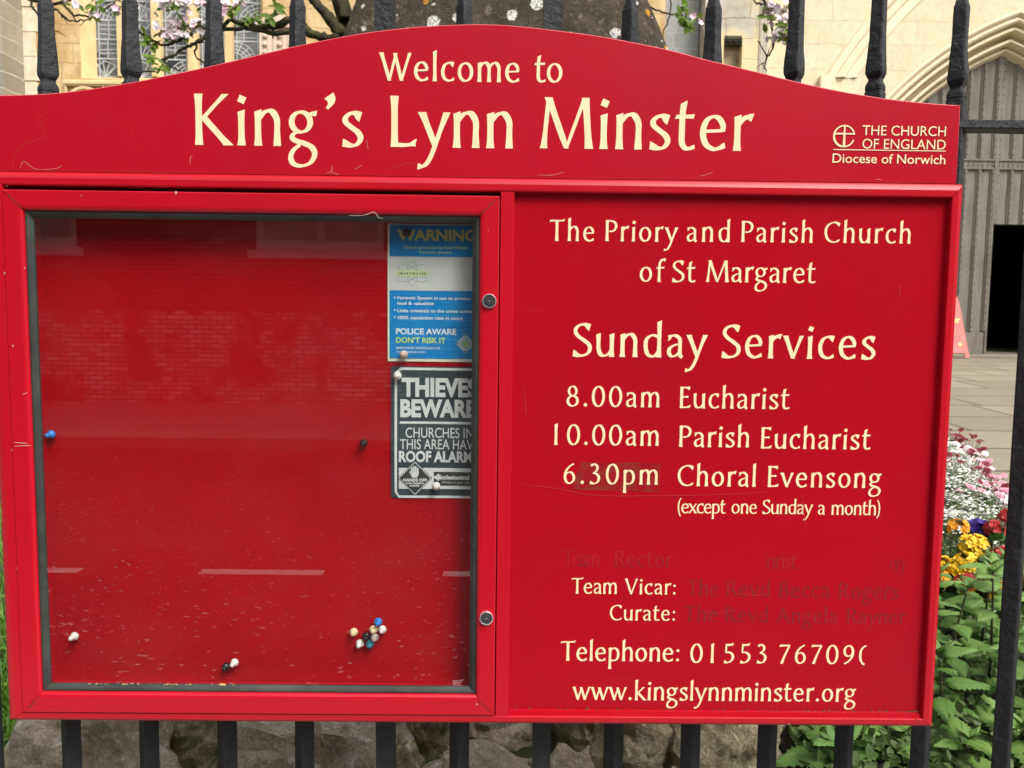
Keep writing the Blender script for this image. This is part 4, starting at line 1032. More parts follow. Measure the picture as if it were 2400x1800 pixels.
boulder(.32, .62, .44, .22, .20, .26, 'green grey lumpy boulder right of the centre', MBOULD2, 41)
boulder(.57, .56, .50, .17, .16, .23, 'mossy slanting boulder over a dark gap at the right', MBOULD2, 53, R(-38))
boulder(.70, .78, .38, .20, .18, .28, 'brown crusted boulder beside the leafy plants', MBOULD, 60)
boulder(-.22, 1.08, .56, .44, .22, .40, 'large boulder at the foot of the standing stone, left half', MBOULD2, 71)
boulder(.36, 1.04, .55, .42, .22, .40, 'large boulder at the foot of the standing stone, right half', MBOULD, 83)
boulder(-.98, 1.22, .50, .36, .24, .36, 'large boulder set back left, behind the smaller ones', MBOULD, 95)
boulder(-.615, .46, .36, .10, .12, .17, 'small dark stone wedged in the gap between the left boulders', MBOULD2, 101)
boulder(.20, .44, .36, .13, .12, .19, 'small stone wedged to the right of the striated pale boulder', MBOULD, 113)
boulder(-.17, .42, .36, .12, .11, .20, 'small rough stone left of the striated pale boulder', MBOULD2, 127)
boulder(.47, .42, .36, .11, .11, .17, 'small stone in the dark gap under the mossy slanting boulder', MBOULD, 131)
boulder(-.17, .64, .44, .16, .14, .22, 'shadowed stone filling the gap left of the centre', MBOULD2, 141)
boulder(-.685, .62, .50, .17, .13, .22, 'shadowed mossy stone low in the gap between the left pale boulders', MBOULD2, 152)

# ============================================================ blossom tree
BLOOM = [(-2.123, 2.768, 3.05), (-2.055, 2.752, 3.014), (-2.032, 2.788, 3.01), (-1.898, 2.759, 3.027), (-1.791, 2.748, 2.994), (-1.682, 2.788, 3.057), (-1.729, 2.85, 2.953), (-1.676, 2.836, 2.93), (-1.677, 2.832, 3.074), (-1.592, 2.767, 3.056), (-1.555, 2.804, 3.079), (-1.483, 2.773, 3.054), (-1.359, 2.761, 3.051), (-1.299, 2.753, 3.054), (-1.369, 2.766, 3.018), (-1.639, 2.851, 2.97), (-1.564, 2.839, 2.991), (-1.661, 2.837, 2.928), (-1.611, 2.836, 2.933), (-1.5, 2.763, 2.951), (0.978, 2.777, 3.043), (0.99, 2.815, 3.008), (1.356, 2.828, 3.125), (1.384, 2.843, 3.093), (1.426, 2.846, 3.108), (1.382, 2.75, 3.014), (1.438, 2.813, 3.039), (1.463, 2.821, 3.034), (1.428, 2.801, 2.972), (1.453, 2.761, 2.949), (1.382, 2.797, 2.957)]
TUFT = [(-2.001, 2.751, 3.041), (-1.793, 2.852, 2.926), (-1.778, 2.844, 2.881), (-1.734, 2.806, 2.806), (-1.692, 2.776, 2.751), (-1.588, 2.849, 2.959), (-1.348, 2.809, 3.035), (-1.287, 2.846, 3.025), (-1.238, 2.842, 3.024), (-1.122, 2.801, 3.058), (-1.149, 2.79, 3.01), (-1.616, 2.812, 3.046), (0.922, 2.792, 3.079), (0.913, 2.759, 3.015), (0.932, 2.777, 2.991), (1.357, 2.838, 3.051), (1.416, 2.745, 2.984), (1.427, 2.746, 2.931), (1.479, 2.815, 3.13)]
TWIG = [
  (0.026, [(-0.805, 2.85, 2.933), (-0.881, 2.85, 2.928), (-0.978, 2.85, 2.958), (-1.042, 2.85, 3.02), (-1.15, 2.85, 2.987), (-1.258, 2.85, 2.981), (-1.366, 2.85, 3.015)]),
  (0.034, [(-0.805, 2.85, 2.95), (-0.869, 2.85, 3.033), (-0.944, 2.85, 3.115), (-1.018, 2.85, 3.239), (-1.187, 2.85, 3.443)]),
  (0.026, [(-0.787, 2.85, 3.034), (-0.825, 2.85, 3.138), (-0.867, 2.85, 3.283)]),
  (0.014, [(-0.978, 2.85, 2.989), (-1.108, 2.85, 2.95), (-1.237, 2.85, 2.965), (-1.41, 2.85, 2.966), (-1.519, 2.85, 2.908), (-1.584, 2.85, 2.876), (-1.715, 2.85, 2.811)]),
  (0.008, [(-1.15, 2.85, 2.987), (-1.151, 2.85, 2.928)]),
  (0.01, [(-1.366, 2.85, 3.015), (-1.453, 2.85, 2.951), (-1.528, 2.85, 2.981), (-1.583, 2.85, 2.928), (-1.703, 2.85, 2.884), (-1.792, 2.85, 2.925), (-1.841, 2.85, 2.952), (-1.882, 2.85, 3.018)]),
  (0.006, [(-1.54, 2.85, 2.908), (-1.546, 2.85, 2.834), (-1.499, 2.85, 2.793)]),
  (0.006, [(-1.715, 2.85, 2.811), (-1.673, 2.85, 2.78), (-1.619, 2.85, 2.757)]),
  (0.006, [(-2.362, 2.85, 3.094), (-2.358, 2.85, 3.052), (-2.308, 2.85, 2.999), (-2.25, 2.85, 2.929)]),
  (0.006, [(-2.213, 2.85, 3.086), (-2.172, 2.85, 3.038), (-2.097, 2.85, 3.019), (-2.05, 2.85, 3.019), (-1.977, 2.85, 3.068), (-1.912, 2.85, 3.111)]),
  (0.006, [(-2.246, 2.85, 3.054), (-2.205, 2.85, 3.013), (-2.171, 2.85, 2.995), (-2.087, 2.85, 3.002), (-2.043, 2.85, 3.026)]),
  (0.01, [(-2.605, 2.85, 3.173), (-2.362, 2.85, 3.094), (-2.213, 2.85, 3.086), (-1.876, 2.85, 3.226), (-1.445, 2.85, 3.356), (-1.016, 2.85, 3.445)]),
  (0.005, [(-1.868, 2.85, 2.756), (-1.738, 2.85, 2.751), (-1.704, 2.85, 2.811)]),
  (0.006, [(1.05, 2.85, 3.395), (1.01, 2.85, 3.27), (0.926, 2.85, 3.185), (0.94, 2.85, 3.102), (0.958, 2.85, 3.006)]),
  (0.006, [(0.688, 2.85, 3.161), (0.777, 2.85, 3.099), (0.864, 2.85, 3.076), (0.93, 2.85, 3.068)]),
  (0.004, [(0.87, 2.85, 3.185), (0.864, 2.85, 3.08), (0.834, 2.85, 2.974), (0.852, 2.85, 2.899)]),
  (0.007, [(1.134, 2.85, 3.459), (1.273, 2.85, 3.212), (1.352, 2.85, 3.129), (1.385, 2.85, 3.025), (1.397, 2.85, 2.919), (1.369, 2.85, 2.872), (1.318, 2.85, 2.948)]),
  (0.004, [(1.369, 2.85, 2.872), (1.353, 2.85, 2.823), (1.367, 2.85, 2.798)]),
  (0.005, [(1.397, 2.85, 2.919), (1.413, 2.85, 2.962), (1.468, 2.85, 2.971)]),
  (0.005, [(1.352, 2.85, 3.129), (1.297, 2.85, 3.145), (1.229, 2.85, 3.232)]),
  (0.005, [(1.49, 2.85, 3.215), (1.485, 2.85, 3.142), (1.503, 2.85, 3.115)]),
]
tree = thing('blossom_tree', 'mossy limbed tree in pink white blossom behind the standing stone', 'tree', (-.50, 3.55, .58))
def m_bark():
    t = NT('mossy_bark'); c = t.mix(t.ramp(t.noise(12, 6, .7, t.co((1, 1, .4))), [(.35, 0.0), (.65, 1.0)]), (.030, .024, .015), (.085, .075, .040))
    c = t.mix(t.ramp(t.noise(7, 5), [(.5, 0.0), (.68, .8)]), c, (.075, .085, .022))
    return t.fin(c, .95, .15, t.bump(t.noise(45, 6, .7), .8, .01))
MBARK = m_bark()
def spline3(P, n=5):
    out = []
    for i in range(len(P)-1):
        a, b_, c_, d_ = P[max(i-1, 0)], P[i], P[i+1], P[min(i+2, len(P)-1)]
        for k in range(n):
            t = k/n; out.append(Vector([.5*(2*b_[j]+(c_[j]-a[j])*t+(2*a[j]-5*b_[j]+4*c_[j]-d_[j])*t*t+(3*b_[j]-a[j]-3*c_[j]+d_[j])*t**3) for j in range(3)]))
    out.append(Vector(P[-1])); return out
random.seed(8)
m_ = MB()
trunk = spline3([(-.50, 3.55, .58), (-.52, 3.52, 1.1), (-.60, 3.47, 1.7), (-.66, 3.38, 2.3), (-.74, 2.95, 2.84)])
m_.tube(trunk, [.135-.085*i/(len(trunk)-1) for i in range(len(trunk))], 12, 0, .35)
upr = spline3([(-.66, 3.38, 2.3), (-.40, 3.4, 2.9), (.1, 3.3, 3.5), (.5, 3.1, 4.1), (.8, 2.9, 4.6)]); m_.tube(upr, [.07-.05*i/(len(upr)-1) for i in range(len(upr))], 10, 0, .3)
lim = spline3([(.1, 3.3, 3.5), (.6, 3.0, 3.6), (1.05, 2.9, 3.55), (1.5, 2.85, 3.45)]); m_.tube(lim, [.032-.024*i/(len(lim)-1) for i in range(len(lim))], 8, 0, .3)
upl = spline3([(-.74, 2.9, 2.86), (-.95, 2.95, 3.5), (-1.3, 3.1, 4.1), (-1.5, 3.2, 4.7)]); m_.tube(upl, [.05-.035*i/(len(upl)-1) for i in range(len(upl))], 9, 0, .3)
m_.build('trunk', MBARK, tree, smooth=True)
m_ = MB(); knots = []
for r_, P in TWIG:
    Q = spline3(P, 6); n_ = len(Q)
    Q = [q+Vector((random.gauss(0, .003), random.gauss(0, .004), random.gauss(0, .003))) for q in Q]
    m_.tube(Q, [max(.0022, r_*(1-.55*i/n_)) for i in range(n_)], 6, 0, .3)
    knots += Q[2:]
# finer crown twigs above and around the frame
crown_pts = []
for base in upr[8:]+upl[6:]+lim[6:]:
    for k in range(3):
        d_ = Vector((random.gauss(0, 1), random.gauss(0, .7), random.gauss(.25, .6))).normalized(); P = [base]
        for q in range(5):
            d_ = (d_+Vector((random.gauss(0, .25), random.gauss(0, .25), random.gauss(0, .25)))).normalized(); P.append(P[-1]+d_*random.uniform(.10, .17))
        if min(p_.z-(.40*(p_.y+1.2)+1.52) for p_ in P[2:]) < .06: continue
        m_.tube(spline3(P, 3), [.009-.0065*i/15 for i in range(16)], 5); crown_pts += P[2:]
for p_ in knots[::5]:
    if p_.z > 2.7 and random.random() < .55:
        d_ = Vector((random.gauss(0, 1), random.gauss(0, 1), random.gauss(.2, .7))).normalized(); L_ = random.uniform(.03, .09)
        m_.tube([p_, p_+d_*L_*.5+Vector((0, 0, .006)), p_+d_*L_], [.0030, .0024, .0014], 5)
m_.build('twigs', MBARK, tree, smooth=True)
def m_petal():
    t = NT('apple_blossom'); c = t.mix(t.ramp(t.noise(14, 3), [(.40, 0.0), (.60, 1.0)]), (.84, .80, .80), (.80, .56, .64))
    c = t.mix(t.ramp(t.noise(60, 2), [(.62, 0.0), (.72, .6)]), c, (.70, .30, .42))
    return t.fin(c, .75, .2)
fl = MB(); lf = MB()
def flower(c, d_, r_):
    d_ = d_.normalized(); u = d_.orthogonal().normalized(); v_ = d_.cross(u); a0 = random.uniform(0, 6)
    for k in range(5):
        a = a0+2*PI*k/5; e = u*math.cos(a)+v_*math.sin(a); s_ = d_.cross(e)
        up = random.uniform(.15, .45)
        fl.add([c, c+e*r_*.55+s_*r_*.42+d_*r_*up*.5, c+e*r_*1.0+s_*r_*.30+d_*r_*up, c+e*r_*1.04-s_*r_*.30+d_*r_*up, c+e*r_*.55-s_*r_*.42+d_*r_*up*.5, c+e*r_*.6+d_*r_*up*.28], [(0, 1, 5), (1, 2, 5), (2, 3, 5), (3, 4, 5), (4, 0, 5)], 0)
    for k in range(5):
        a = random.uniform(0, 6.3); p_ = c+d_*r_*.35+(u*math.cos(a)+v_*math.sin(a))*r_*.18
        fl.add([p_-u*r_*.06, p_+u*r_*.06, p_+d_*r_*.12], [(0, 1, 2)], 1)
def yleaf(c, d_, L_, mb, nrm=None):
    d_ = d_.normalized(); s_ = d_.cross(Vector((random.gauss(0, .4), random.gauss(-.8, .3), random.gauss(.5, .4)))).normalized(); n_ = s_.cross(d_)
    w_ = L_*random.uniform(.22, .30); bend = random.uniform(-.25, .1)
    P = [(0, 0, 0), (.25, .72, .05), (.55, 1, 0), (.8, .6, -.02), (1, 0, 0)]
    vs = []
    for t_, k, _ in P: vs.append(c+d_*L_*t_+n_*L_*bend*t_*t_+s_*w_*k+n_*w_*.25*k)
    for t_, k, _ in P[1:4]: vs.append(c+d_*L_*t_+n_*L_*bend*t_*t_-s_*w_*k+n_*w_*.25*k)
    for t_, k, _ in P[1:4]: vs.append(c+d_*L_*t_+n_*L_*bend*t_*t_)
    mb.add(vs, [(0, 1, 8), (0, 8, 5), (1, 2, 9, 8), (8, 9, 6, 5), (2, 3, 10, 9), (9, 10, 7, 6), (3, 4, 10), (10, 4, 7)])
for i, p_ in enumerate(BLOOM):
    p_ = Vector(p_); nf = random.randint(8, 13) if i not in (0, 1, 2, 3, 4, 20, 21) else 3
    for k in range(nf):
        o = Vector((random.gauss(0, .019), random.gauss(0, .022), random.gauss(0, .015)))
        flower(p_+o, o+Vector((random.gauss(0, .012), -.025, random.gauss(.006, .01))), random.uniform(.013, .0185))
    for k in range(2): yleaf(p_+Vector((0, .01, -.008)), Vector((random.gauss(0, 1), -.3, random.gauss(-.2, .6))), random.uniform(.03, .05), lf)
for p_ in TUFT:
    p_ = Vector(p_)
    for k in range(9):
        yleaf(p_+Vector((random.gauss(0, .008), random.gauss(0, .012), random.gauss(0, .010))), Vector((random.gauss(0, .9), random.gauss(-.3, .5), random.gauss(-.15, .7))), random.uniform(.038, .062), lf)
for p_ in crown_pts:
    if random.random() < .75:
        for k in range(4):
            o = Vector((random.gauss(0, .03), random.gauss(0, .03), random.gauss(0, .022))); flower(p_+o, o+Vector((0, -.02, .02)), random.uniform(.013, .018))
    for k in range(4): yleaf(p_, Vector((random.gauss(0, 1), random.gauss(0, 1), random.gauss(.2, .8))), random.uniform(.035, .06), lf)
fl.build('blossom', [m_petal(), simple('stamen_yellow', (.62, .55, .22), .8)], tree, fix=False)
def m_leaf(name, a, b_, trans=.35, rough=.5, spec=.4, scale=8):
    t = NT(name); c = t.mix(t.ramp(t.noise(scale, 4), [(.35, 0.0), (.65, 1.0)]), a, b_)
    t.fin(c, rough, spec)
    tl = t.n('BsdfTranslucent'); t.l(c, tl.inputs[0]); mx = t.n('MixShader'); mx.inputs[0].default_value = trans
    t.l(t.b.outputs[0], mx.inputs[1]); t.l(tl.outputs[0], mx.inputs[2]); t.l(mx.outputs[0], t.o.inputs[0]); return t.m
lf.build('young_leaves', m_leaf('spring_leaf', (.19, .30, .030), (.11, .20, .025), .4), tree, fix=False)

# ============================================================ grass
random.seed(14)
gr = MB()
def blade(x, y, z, h_, w_):
    a = random.uniform(0, 2*PI); bx, by = math.cos(a)*h_*.45, math.sin(a)*h_*.45; c_, s_ = -math.sin(a)*w_, math.cos(a)*w_
    gr.add([(x-c_, y-s_, z), (x+c_, y+s_, z), (x+bx*.35+c_*.8, y+by*.35+s_*.8, z+h_*.6), (x+bx*.35-c_*.8, y+by*.35-s_*.8, z+h_*.6), (x+bx, y+by, z+h_)], [(0, 1, 2, 3), (3, 2, 4)])
for k in range(9000):
    x = -1.02-abs(random.gauss(0, .55)); y = .22+random.random()**1.5*2.6; blade(x, y, terrain_z(x, y), random.uniform(.04, .13), random.uniform(.0018, .0035))
for k in range(9000):
    x = random.uniform(-5, 2); y = random.uniform(1.4, 8); blade(x, y, terrain_z(x, y), random.uniform(.04, .10), random.uniform(.003, .006))
for k in range(2500):     # little round leaved weeds in the turf
    x = -1.0-abs(random.gauss(0, .4)); y = .22+random.random()*1.2; z = terrain_z(x, y)+random.uniform(.01, .07); r_ = random.uniform(.006, .014); a = random.uniform(0, 6)
    n1, n2 = Vector((math.cos(a), math.sin(a), random.uniform(-.3, .3)))*r_, Vector((-math.sin(a), math.cos(a), random.uniform(-.2, .5)))*r_*.7; c_ = Vector((x, y, z))
    gr.add([c_-n1, c_-n2, c_+n1, c_+n2], [(0, 1, 2, 3)])
tag(gr.build('grass', m_leaf('grass_blade', (.17, .33, .040), (.095, .21, .022), .3, scale=12), fix=False), kind='stuff')

# ============================================================ flower bed
def bed_edge(y):
    for (x0_, y0_), (x1_, y1_) in zip(edge, edge[1:]):
        if y0_ <= y <= y1_: return x0_+(x1_-x0_)*(y-y0_)/(y1_-y0_)
    return edge[0][0] if y < edge[0][1] else edge[-1][0]
def mound(y): return .09+.14*min(1, max(0, (y-1.25)/.9))
g = MB()
for j in range(34):
    y = .22+j*.165; xe = bed_edge(y)-.05; xl = .62+.18*y
    for i in range(9):
        u = i/8; x = xl+(xe-xl)*u; g.v.append((x, y, terrain_z(x, y)+.012+mound(y)*max(0, math.sin(PI*u))**.45+.02*noise.noise(Vector((x*6, y*6, 0)))))
for j in range(33):
    for i in range(8): a = j*9+i; g.f.append((a, a+1, a+10, a+9)); g.m.append(0)
tag(g.build('bed_soil', simple('dark_soil', (.035, .026, .018), .95, (.06, .045, .03), 30, .6, 60, .02), smooth=True), kind='structure')
def bed_z(x, y): 
    xe = bed_edge(y)-.05; xl = .62+.18*y; u = min(1, max(0, (x-xl)/(xe-xl))); return terrain_z(x, y)+.012+mound(y)*max(0, math.sin(PI*u))**.45

# broad toothed leaves
def m_nettle():
    t = NT('mint_leaf'); c = t.mix(t.ramp(t.noise(11, 3), [(.35, 0.0), (.65, 1.0)]), (.160, .295, .062), (.255, .410, .105))
    c = t.mix(t.ramp(t.noise(3, 2), [(.55, 0.0), (.7, .6)]), c, (.19, .30, .04))
    oi = t.n('ObjectInfo'); c = t.mix(t.ramp(oi.outputs['Random'], [(.15, .65), (.75, 0.0)]), c, (.11, .235, .055))
    t.fin(c, .50, .35, t.bump(t.noise(220, 3), .3, .001))
    tl = t.n('BsdfTranslucent'); t.l(c, tl.inputs[0]); mx = t.n('MixShader'); mx.inputs[0].default_value = .22
    t.l(t.b.outputs[0], mx.inputs[1]); t.l(tl.outputs[0], mx.inputs[2]); t.l(mx.outputs[0], t.o.inputs[0]); return t.m
MNET = m_nettle(); MSTEM = simple('plant_stem', (.085, .10, .035), .7, (.07, .045, .035), 20)
def broad_leaf(mb, c, d_, L_, n_up, droop=.35, wf=.36):
    """ovate leaf with a toothed edge, raised cells between sunken veins"""
    d_ = d_.normalized(); s_ = d_.cross(n_up).normalized(); n_ = s_.cross(d_).normalized()
    NU, NV = 18, 5; vs = []
    for i in range(NU+1):
        t_ = i/NU; wd = wf*L_*(math.sin(PI*min(1, t_*.95+.04)**.72)**.85)*(1-.35*t_) if 0 < t_ < 1 else .001*L_
        tooth = 1+.16*(((i*1.0) % 2)*2-1)*(1 if 0 < i < NU else 0)
        for j in range(-NV, NV+1):
            u = j/NV; e = u*wd*(tooth if abs(j) == NV else 1)
            vein = .5+.5*math.cos(2*PI*(t_*6.5-abs(u)*1.2))
            hgt = -abs(u)*0+.10*L_*abs(u)*.7-.16*L_*u*u*.8+.034*L_*vein*(1-abs(u)*.4)*(min(1, abs(u)*5))
            hgt += .010*L_*math.sin(9*t_+3*u)
            p_ = c+d_*L_*(t_*.98+.02*(1-abs(u)))+s_*e+n_*(hgt)-n_*L_*droop*t_*t_
            vs.append(p_)
    W_ = 2*NV+1
    mb.add(vs, [(i*W_+j, i*W_+j+1, (i+1)*W_+j+1, (i+1)*W_+j) for i in range(NU) for j in range(W_-1)])
NETTLE_LABEL = []
def leafy(x, y, hgt, label, L0=.075, pairs=5, lean=(0, 0), seed=0):
    random.seed(seed); z0 = bed_z(x, y) if y > .22 else .45
    t_ = thing('leafy_plant', label, 'plant', (x, y, z0), 'leafy green plants in front of the flower bed')
    L0 *= random.uniform(.62, 1.08); pairs += 1 if L0 < .085 else 0
    st_ = MB(); P = [Vector((x+lean[0]*q*q, y+lean[1]*q*q, z0+hgt*q)) for q in [k/8 for k in range(9)]]
    st_.tube(P, [.0042-.0022*k/8 for k in range(9)], 7); f_ = MB(); a0 = random.uniform(0, PI)
    for k in range(pairs):
        q = .16+.80*k/(pairs-1); i = min(7, int(q*8)); p_ = P[i].lerp(P[i+1], q*8-i); a = a0+PI/2*k+random.gauss(0, .15)
        L_ = L0*(1.12-.62*max(0, q-.35))*random.uniform(.72, 1.15)
        for sgn in (1, -1):
            dr = Vector((math.cos(a)*sgn, math.sin(a)*sgn, random.uniform(.10, .38) if q < .8 else random.uniform(.35, .75))); pe = .016*(1-q*.6)
            st_.tube([p_, p_+dr.normalized()*pe], [.0018, .0014], 5)
            broad_leaf(f_, p_+dr.normalized()*pe, dr+Vector((random.gauss(0, .12), random.gauss(0, .12), 0)), L_, Vector((0, 0, 1)), random.uniform(.15, .50), random.uniform(.33, .40))
    tip = P[-1]
    for k in range(4):
        a = a0+PI/2*k; dr = Vector((math.cos(a), math.sin(a), random.uniform(.9, 1.6))); broad_leaf(f_, tip, dr, L0*random.uniform(.38, .55), Vector((-math.cos(a), -math.sin(a), 1)), .15, .30)
    st_.build('stem', MSTEM, t_, smooth=True); f_.build('foliage', MNET, t_, smooth=True, fix=False)
k = 0
LP = [(1.14,.62,.36),(1.27,.66,.39),(1.20,.50,.27),(1.06,.50,.24),(1.34,.52,.30),(1.12,.36,.15),(1.24,.38,.17),(1.02,.36,.13),(1.36,.40,.22),(1.20,.82,.36),(1.36,.84,.37),(1.05,.80,.30),(1.45,.66,.34),(1.50,.46,.24),
      (.92,.46,.13),(.84,.60,.15),(.78,.44,.10),(.98,.62,.18),(.90,.78,.20),(1.48,.95,.33),(1.13,1.0,.30),(1.58,.75,.30),(1.30,.30,.14),(1.42,.30,.16),(1.28,1.04,.32)]
ND = ['tallest left leafy plant directly under the yellow wallflowers', 'tall leafy plant against the right hand iron bar, crown just under the flowers', 'leafy plant halfway down between board edge and iron bar', 'leafy plant half hidden by the board edge, middle height', 'leafy plant partly behind the right hand iron bar, middle height', 'low broad leaved plant nearest the board corner', 'low broad leaved plant at the bottom between corner and bar', 'low leafy plant just left of the last bar under the board', 'low leafy plant behind the foot of the right hand bar', 'leafy plant set back in the gap under the orange flowers', 'leafy plant set back behind the right hand bar top', 'leafy plant set back and hidden mostly by the board', 'leafy plant beyond the right hand bar near the picture edge', 'low leafy plant beyond the right hand bar at picture edge',
      'short leafy plant under the right part of the board', 'short leafy plant behind the second bar from the board corner', 'small leafy plant next to the brown crusted boulder', 'short leafy plant behind the bar at the board corner', 'shaded leafy plant deep behind the board corner', 'leafy plant at the far right edge below red flowers', 'leafy plant deep behind the board at flower level', 'leafy plant farthest right beside the path edge', 'small leafy plant at the bottom right beside the bar foot', 'small leafy plant at the bottom right picture corner', 'leafy plant just in front of the yellow wallflower clump']
for i, (x, y, hh) in enumerate(LP): leafy(x, y, hh*(.86 if y < .75 else .78), ND[i], .108 if y < .45 else .092, 4 if hh < .2 else 6, (random.Random(i).uniform(-.04, .04), random.Random(i+50).uniform(-.05, .02)), 100+i)
# wallflowers: heads of round four-petalled flowers over narrow leaves
MPET = {'yellow': simple('yellow_petal', (.80, .52, .010), .6, (.74, .42, .008), 60), 'orange': simple('orange_petal', (.76, .25, .008), .6, (.72, .34, .010), 60), 'red': simple('red_petal', (.42, .010, .008), .6, (.28, .006, .010), 60), 'violet': simple('violet_petal', (.045, .020, .22), .6, (.07, .03, .30), 80)}
MWL = m_leaf('wallflower_leaf', (.060, .130, .030), (.10, .19, .045), .25)
def petal4(mb, c, d_, r_, n_=4):
    d_ = d_.normalized(); u = d_.orthogonal().normalized(); v_ = d_.cross(u); a0 = random.uniform(0, 6)
    for k in range(n_):
        a = a0+2*PI*k/n_; e = u*math.cos(a)+v_*math.sin(a); s_ = d_.cross(e); h_ = random.uniform(.0, .35)
        mb.add([c, c+e*r_*.5+s_*r_*.48+d_*r_*h_*.4, c+e*r_*.95+s_*r_*.38+d_*r_*h_, c+e*r_*1.05+d_*r_*h_*.8, c+e*r_*.95-s_*r_*.38+d_*r_*h_, c+e*r_*.5-s_*r_*.48+d_*r_*h_*.4, c+e*r_*.6+d_*r_*h_*.2], [(0,1,6),(1,2,6),(2,3,6),(3,4,6),(4,5,6),(5,0,6)])
def wallflower(x, y, zt, col, label, heads=3, seed=0, nm='wallflower', r0=.0130):
    random.seed(seed); z0 = bed_z(x, y)
    t_ = thing(nm, label, 'flower', (x, y, z0), nm.replace('_', ' ')+'s in the bed')
    s_ = MB(); l_ = MB(); f_ = MB()
    for h_ in range(heads):
        hx, hy, hz = x+random.gauss(0, .035), y+random.gauss(0, .03), zt+random.uniform(-.05, .0)
        P = [Vector((x, y, z0)).lerp(Vector((hx, hy, hz)), q/6)+Vector((.01*math.sin(q), 0, 0)) for q in range(7)]
        s_.tube(P, [.0034]*4+[.003, .0026, .0022], 6)
        for q in range(16):
            p_ = P[1+q % 5]; a = random.uniform(0, 6.3); yleaf(p_, Vector((math.cos(a), math.sin(a), random.uniform(.1, .9))), random.uniform(.045, .075), l_)
        for q in range(22):
            th, ph = random.uniform(0, 6.3), math.acos(random.uniform(-.25, 1)); d_ = Vector((math.sin(ph)*math.cos(th), math.sin(ph)*math.sin(th), math.cos(ph)))
            petal4(f_, Vector((hx, hy, hz))+Vector((d_.x*.029, d_.y*.029, d_.z*.029)), d_+Vector((0, -.25, .1)), r0*random.uniform(.85, 1.15))
    s_.build('stem', MSTEM, t_, smooth=True); l_.build('foliage', MWL, t_, fix=False); f_.build('blossom', MPET[col], t_, fix=False)
WF = [(1.47,1.06,.800,'yellow','large yellow wallflower in the middle of the bed gap',4),(1.39,1.10,.785,'yellow','yellow wallflower head close to the board edge, left of the large one',3),(1.56,1.12,.775,'orange','orange yellow wallflower low beside the right hand bar',2),
      (1.33,1.0,.775,'orange','orange wallflower beside the board edge just above the leaves',2),(1.46,1.0,.765,'red','dark red wallflower below the large yellow one',3),(1.63,1.12,.80,'red','bright red wallflower touching the right hand bar',2),
      (1.55,1.36,.825,'orange','orange wallflower standing above the yellow ones, left of the violet pansy',2),(1.52,1.60,.93,'orange','orange wallflower at the board edge below the white carpet',2),(1.60,1.66,.945,'red','red wallflower at the board edge against the white carpet',1),
      (1.72,1.36,.855,'red','dark red and orange wallflower beside the bar, above the violet pansy',2),(1.70,1.10,.76,'yellow','yellow wallflower seen just right of the iron bar',2),
      (1.54,1.22,.835,'yellow','pale topped yellow wallflower behind the large one, upper right of it',3),(1.44,1.32,.865,'orange','orange wallflower by the board edge above the left yellow head',2),(1.58,1.04,.75,'yellow','low yellow wallflower touching the iron bar on its left',2)]
for i, (x, y, zt, c_, l_, hd) in enumerate(WF): wallflower(x, y, zt, c_, l_, hd, 300+i)
wallflower(1.74, 1.44, .80, 'violet', 'violet blue pansy between yellow wallflowers and white carpet', 1, 333, 'pansy', .017)
# white alyssum carpet
random.seed(40)
al = MB(); ag = MB()
def in_bed(x, y): return .62+.18*y+.2 < x < bed_edge(y)-.02
for k in range(16000):
    y = 1.50+random.random()*2.0; x = bed_edge(y)-.02-random.random()**.9*1.25
    if not in_bed(x, y): continue
    z = bed_z(x, y)+.10+.045*noise.noise(Vector((x*7, y*7, 3)))+random.uniform(-.02, .02)
    if noise.noise(Vector((x*5, y*5, 8))) < -.28 and random.random() < .7: continue
    r_ = random.uniform(.0045, .0095); n_ = 6; a0 = random.uniform(0, 6); tx, ty = random.gauss(0, .35), random.gauss(-.3, .35)
    al.add([(x, y, z+r_*.35)]+[(x+r_*math.cos(a0+2*PI*q/n_), y+r_*math.sin(a0+2*PI*q/n_), z+r_*(tx*math.cos(a0+2*PI*q/n_)+ty*math.sin(a0+2*PI*q/n_))) for q in range(n_)], [(0, 1+q, 1+(q+1) % n_) for q in range(n_)])
for k in range(14000):
    y = .24+random.random()*3.2; x = bed_edge(y)-.02-random.random()*1.3
    if not (.64+.18*y < x < bed_edge(y)-.02): continue
    z = bed_z(x, y)+.085*random.random()**.6+.02*noise.noise(Vector((x*7, y*7, 3))); yleaf(Vector((x, y, z)), Vector((random.gauss(0, 1), random.gauss(0, 1), random.uniform(.2, 1))), random.uniform(.02, .035), ag)
tag(al.build('white_carpet_flowers', simple('alyssum_white', (.80, .80, .76), .8, (.74, .76, .66), 40), fix=False), kind='stuff')
tag(ag.build('bed_foliage', m_leaf('bed_leaf', (.07, .13, .03), (.13, .18, .06), .25), fix=False), kind='stuff')
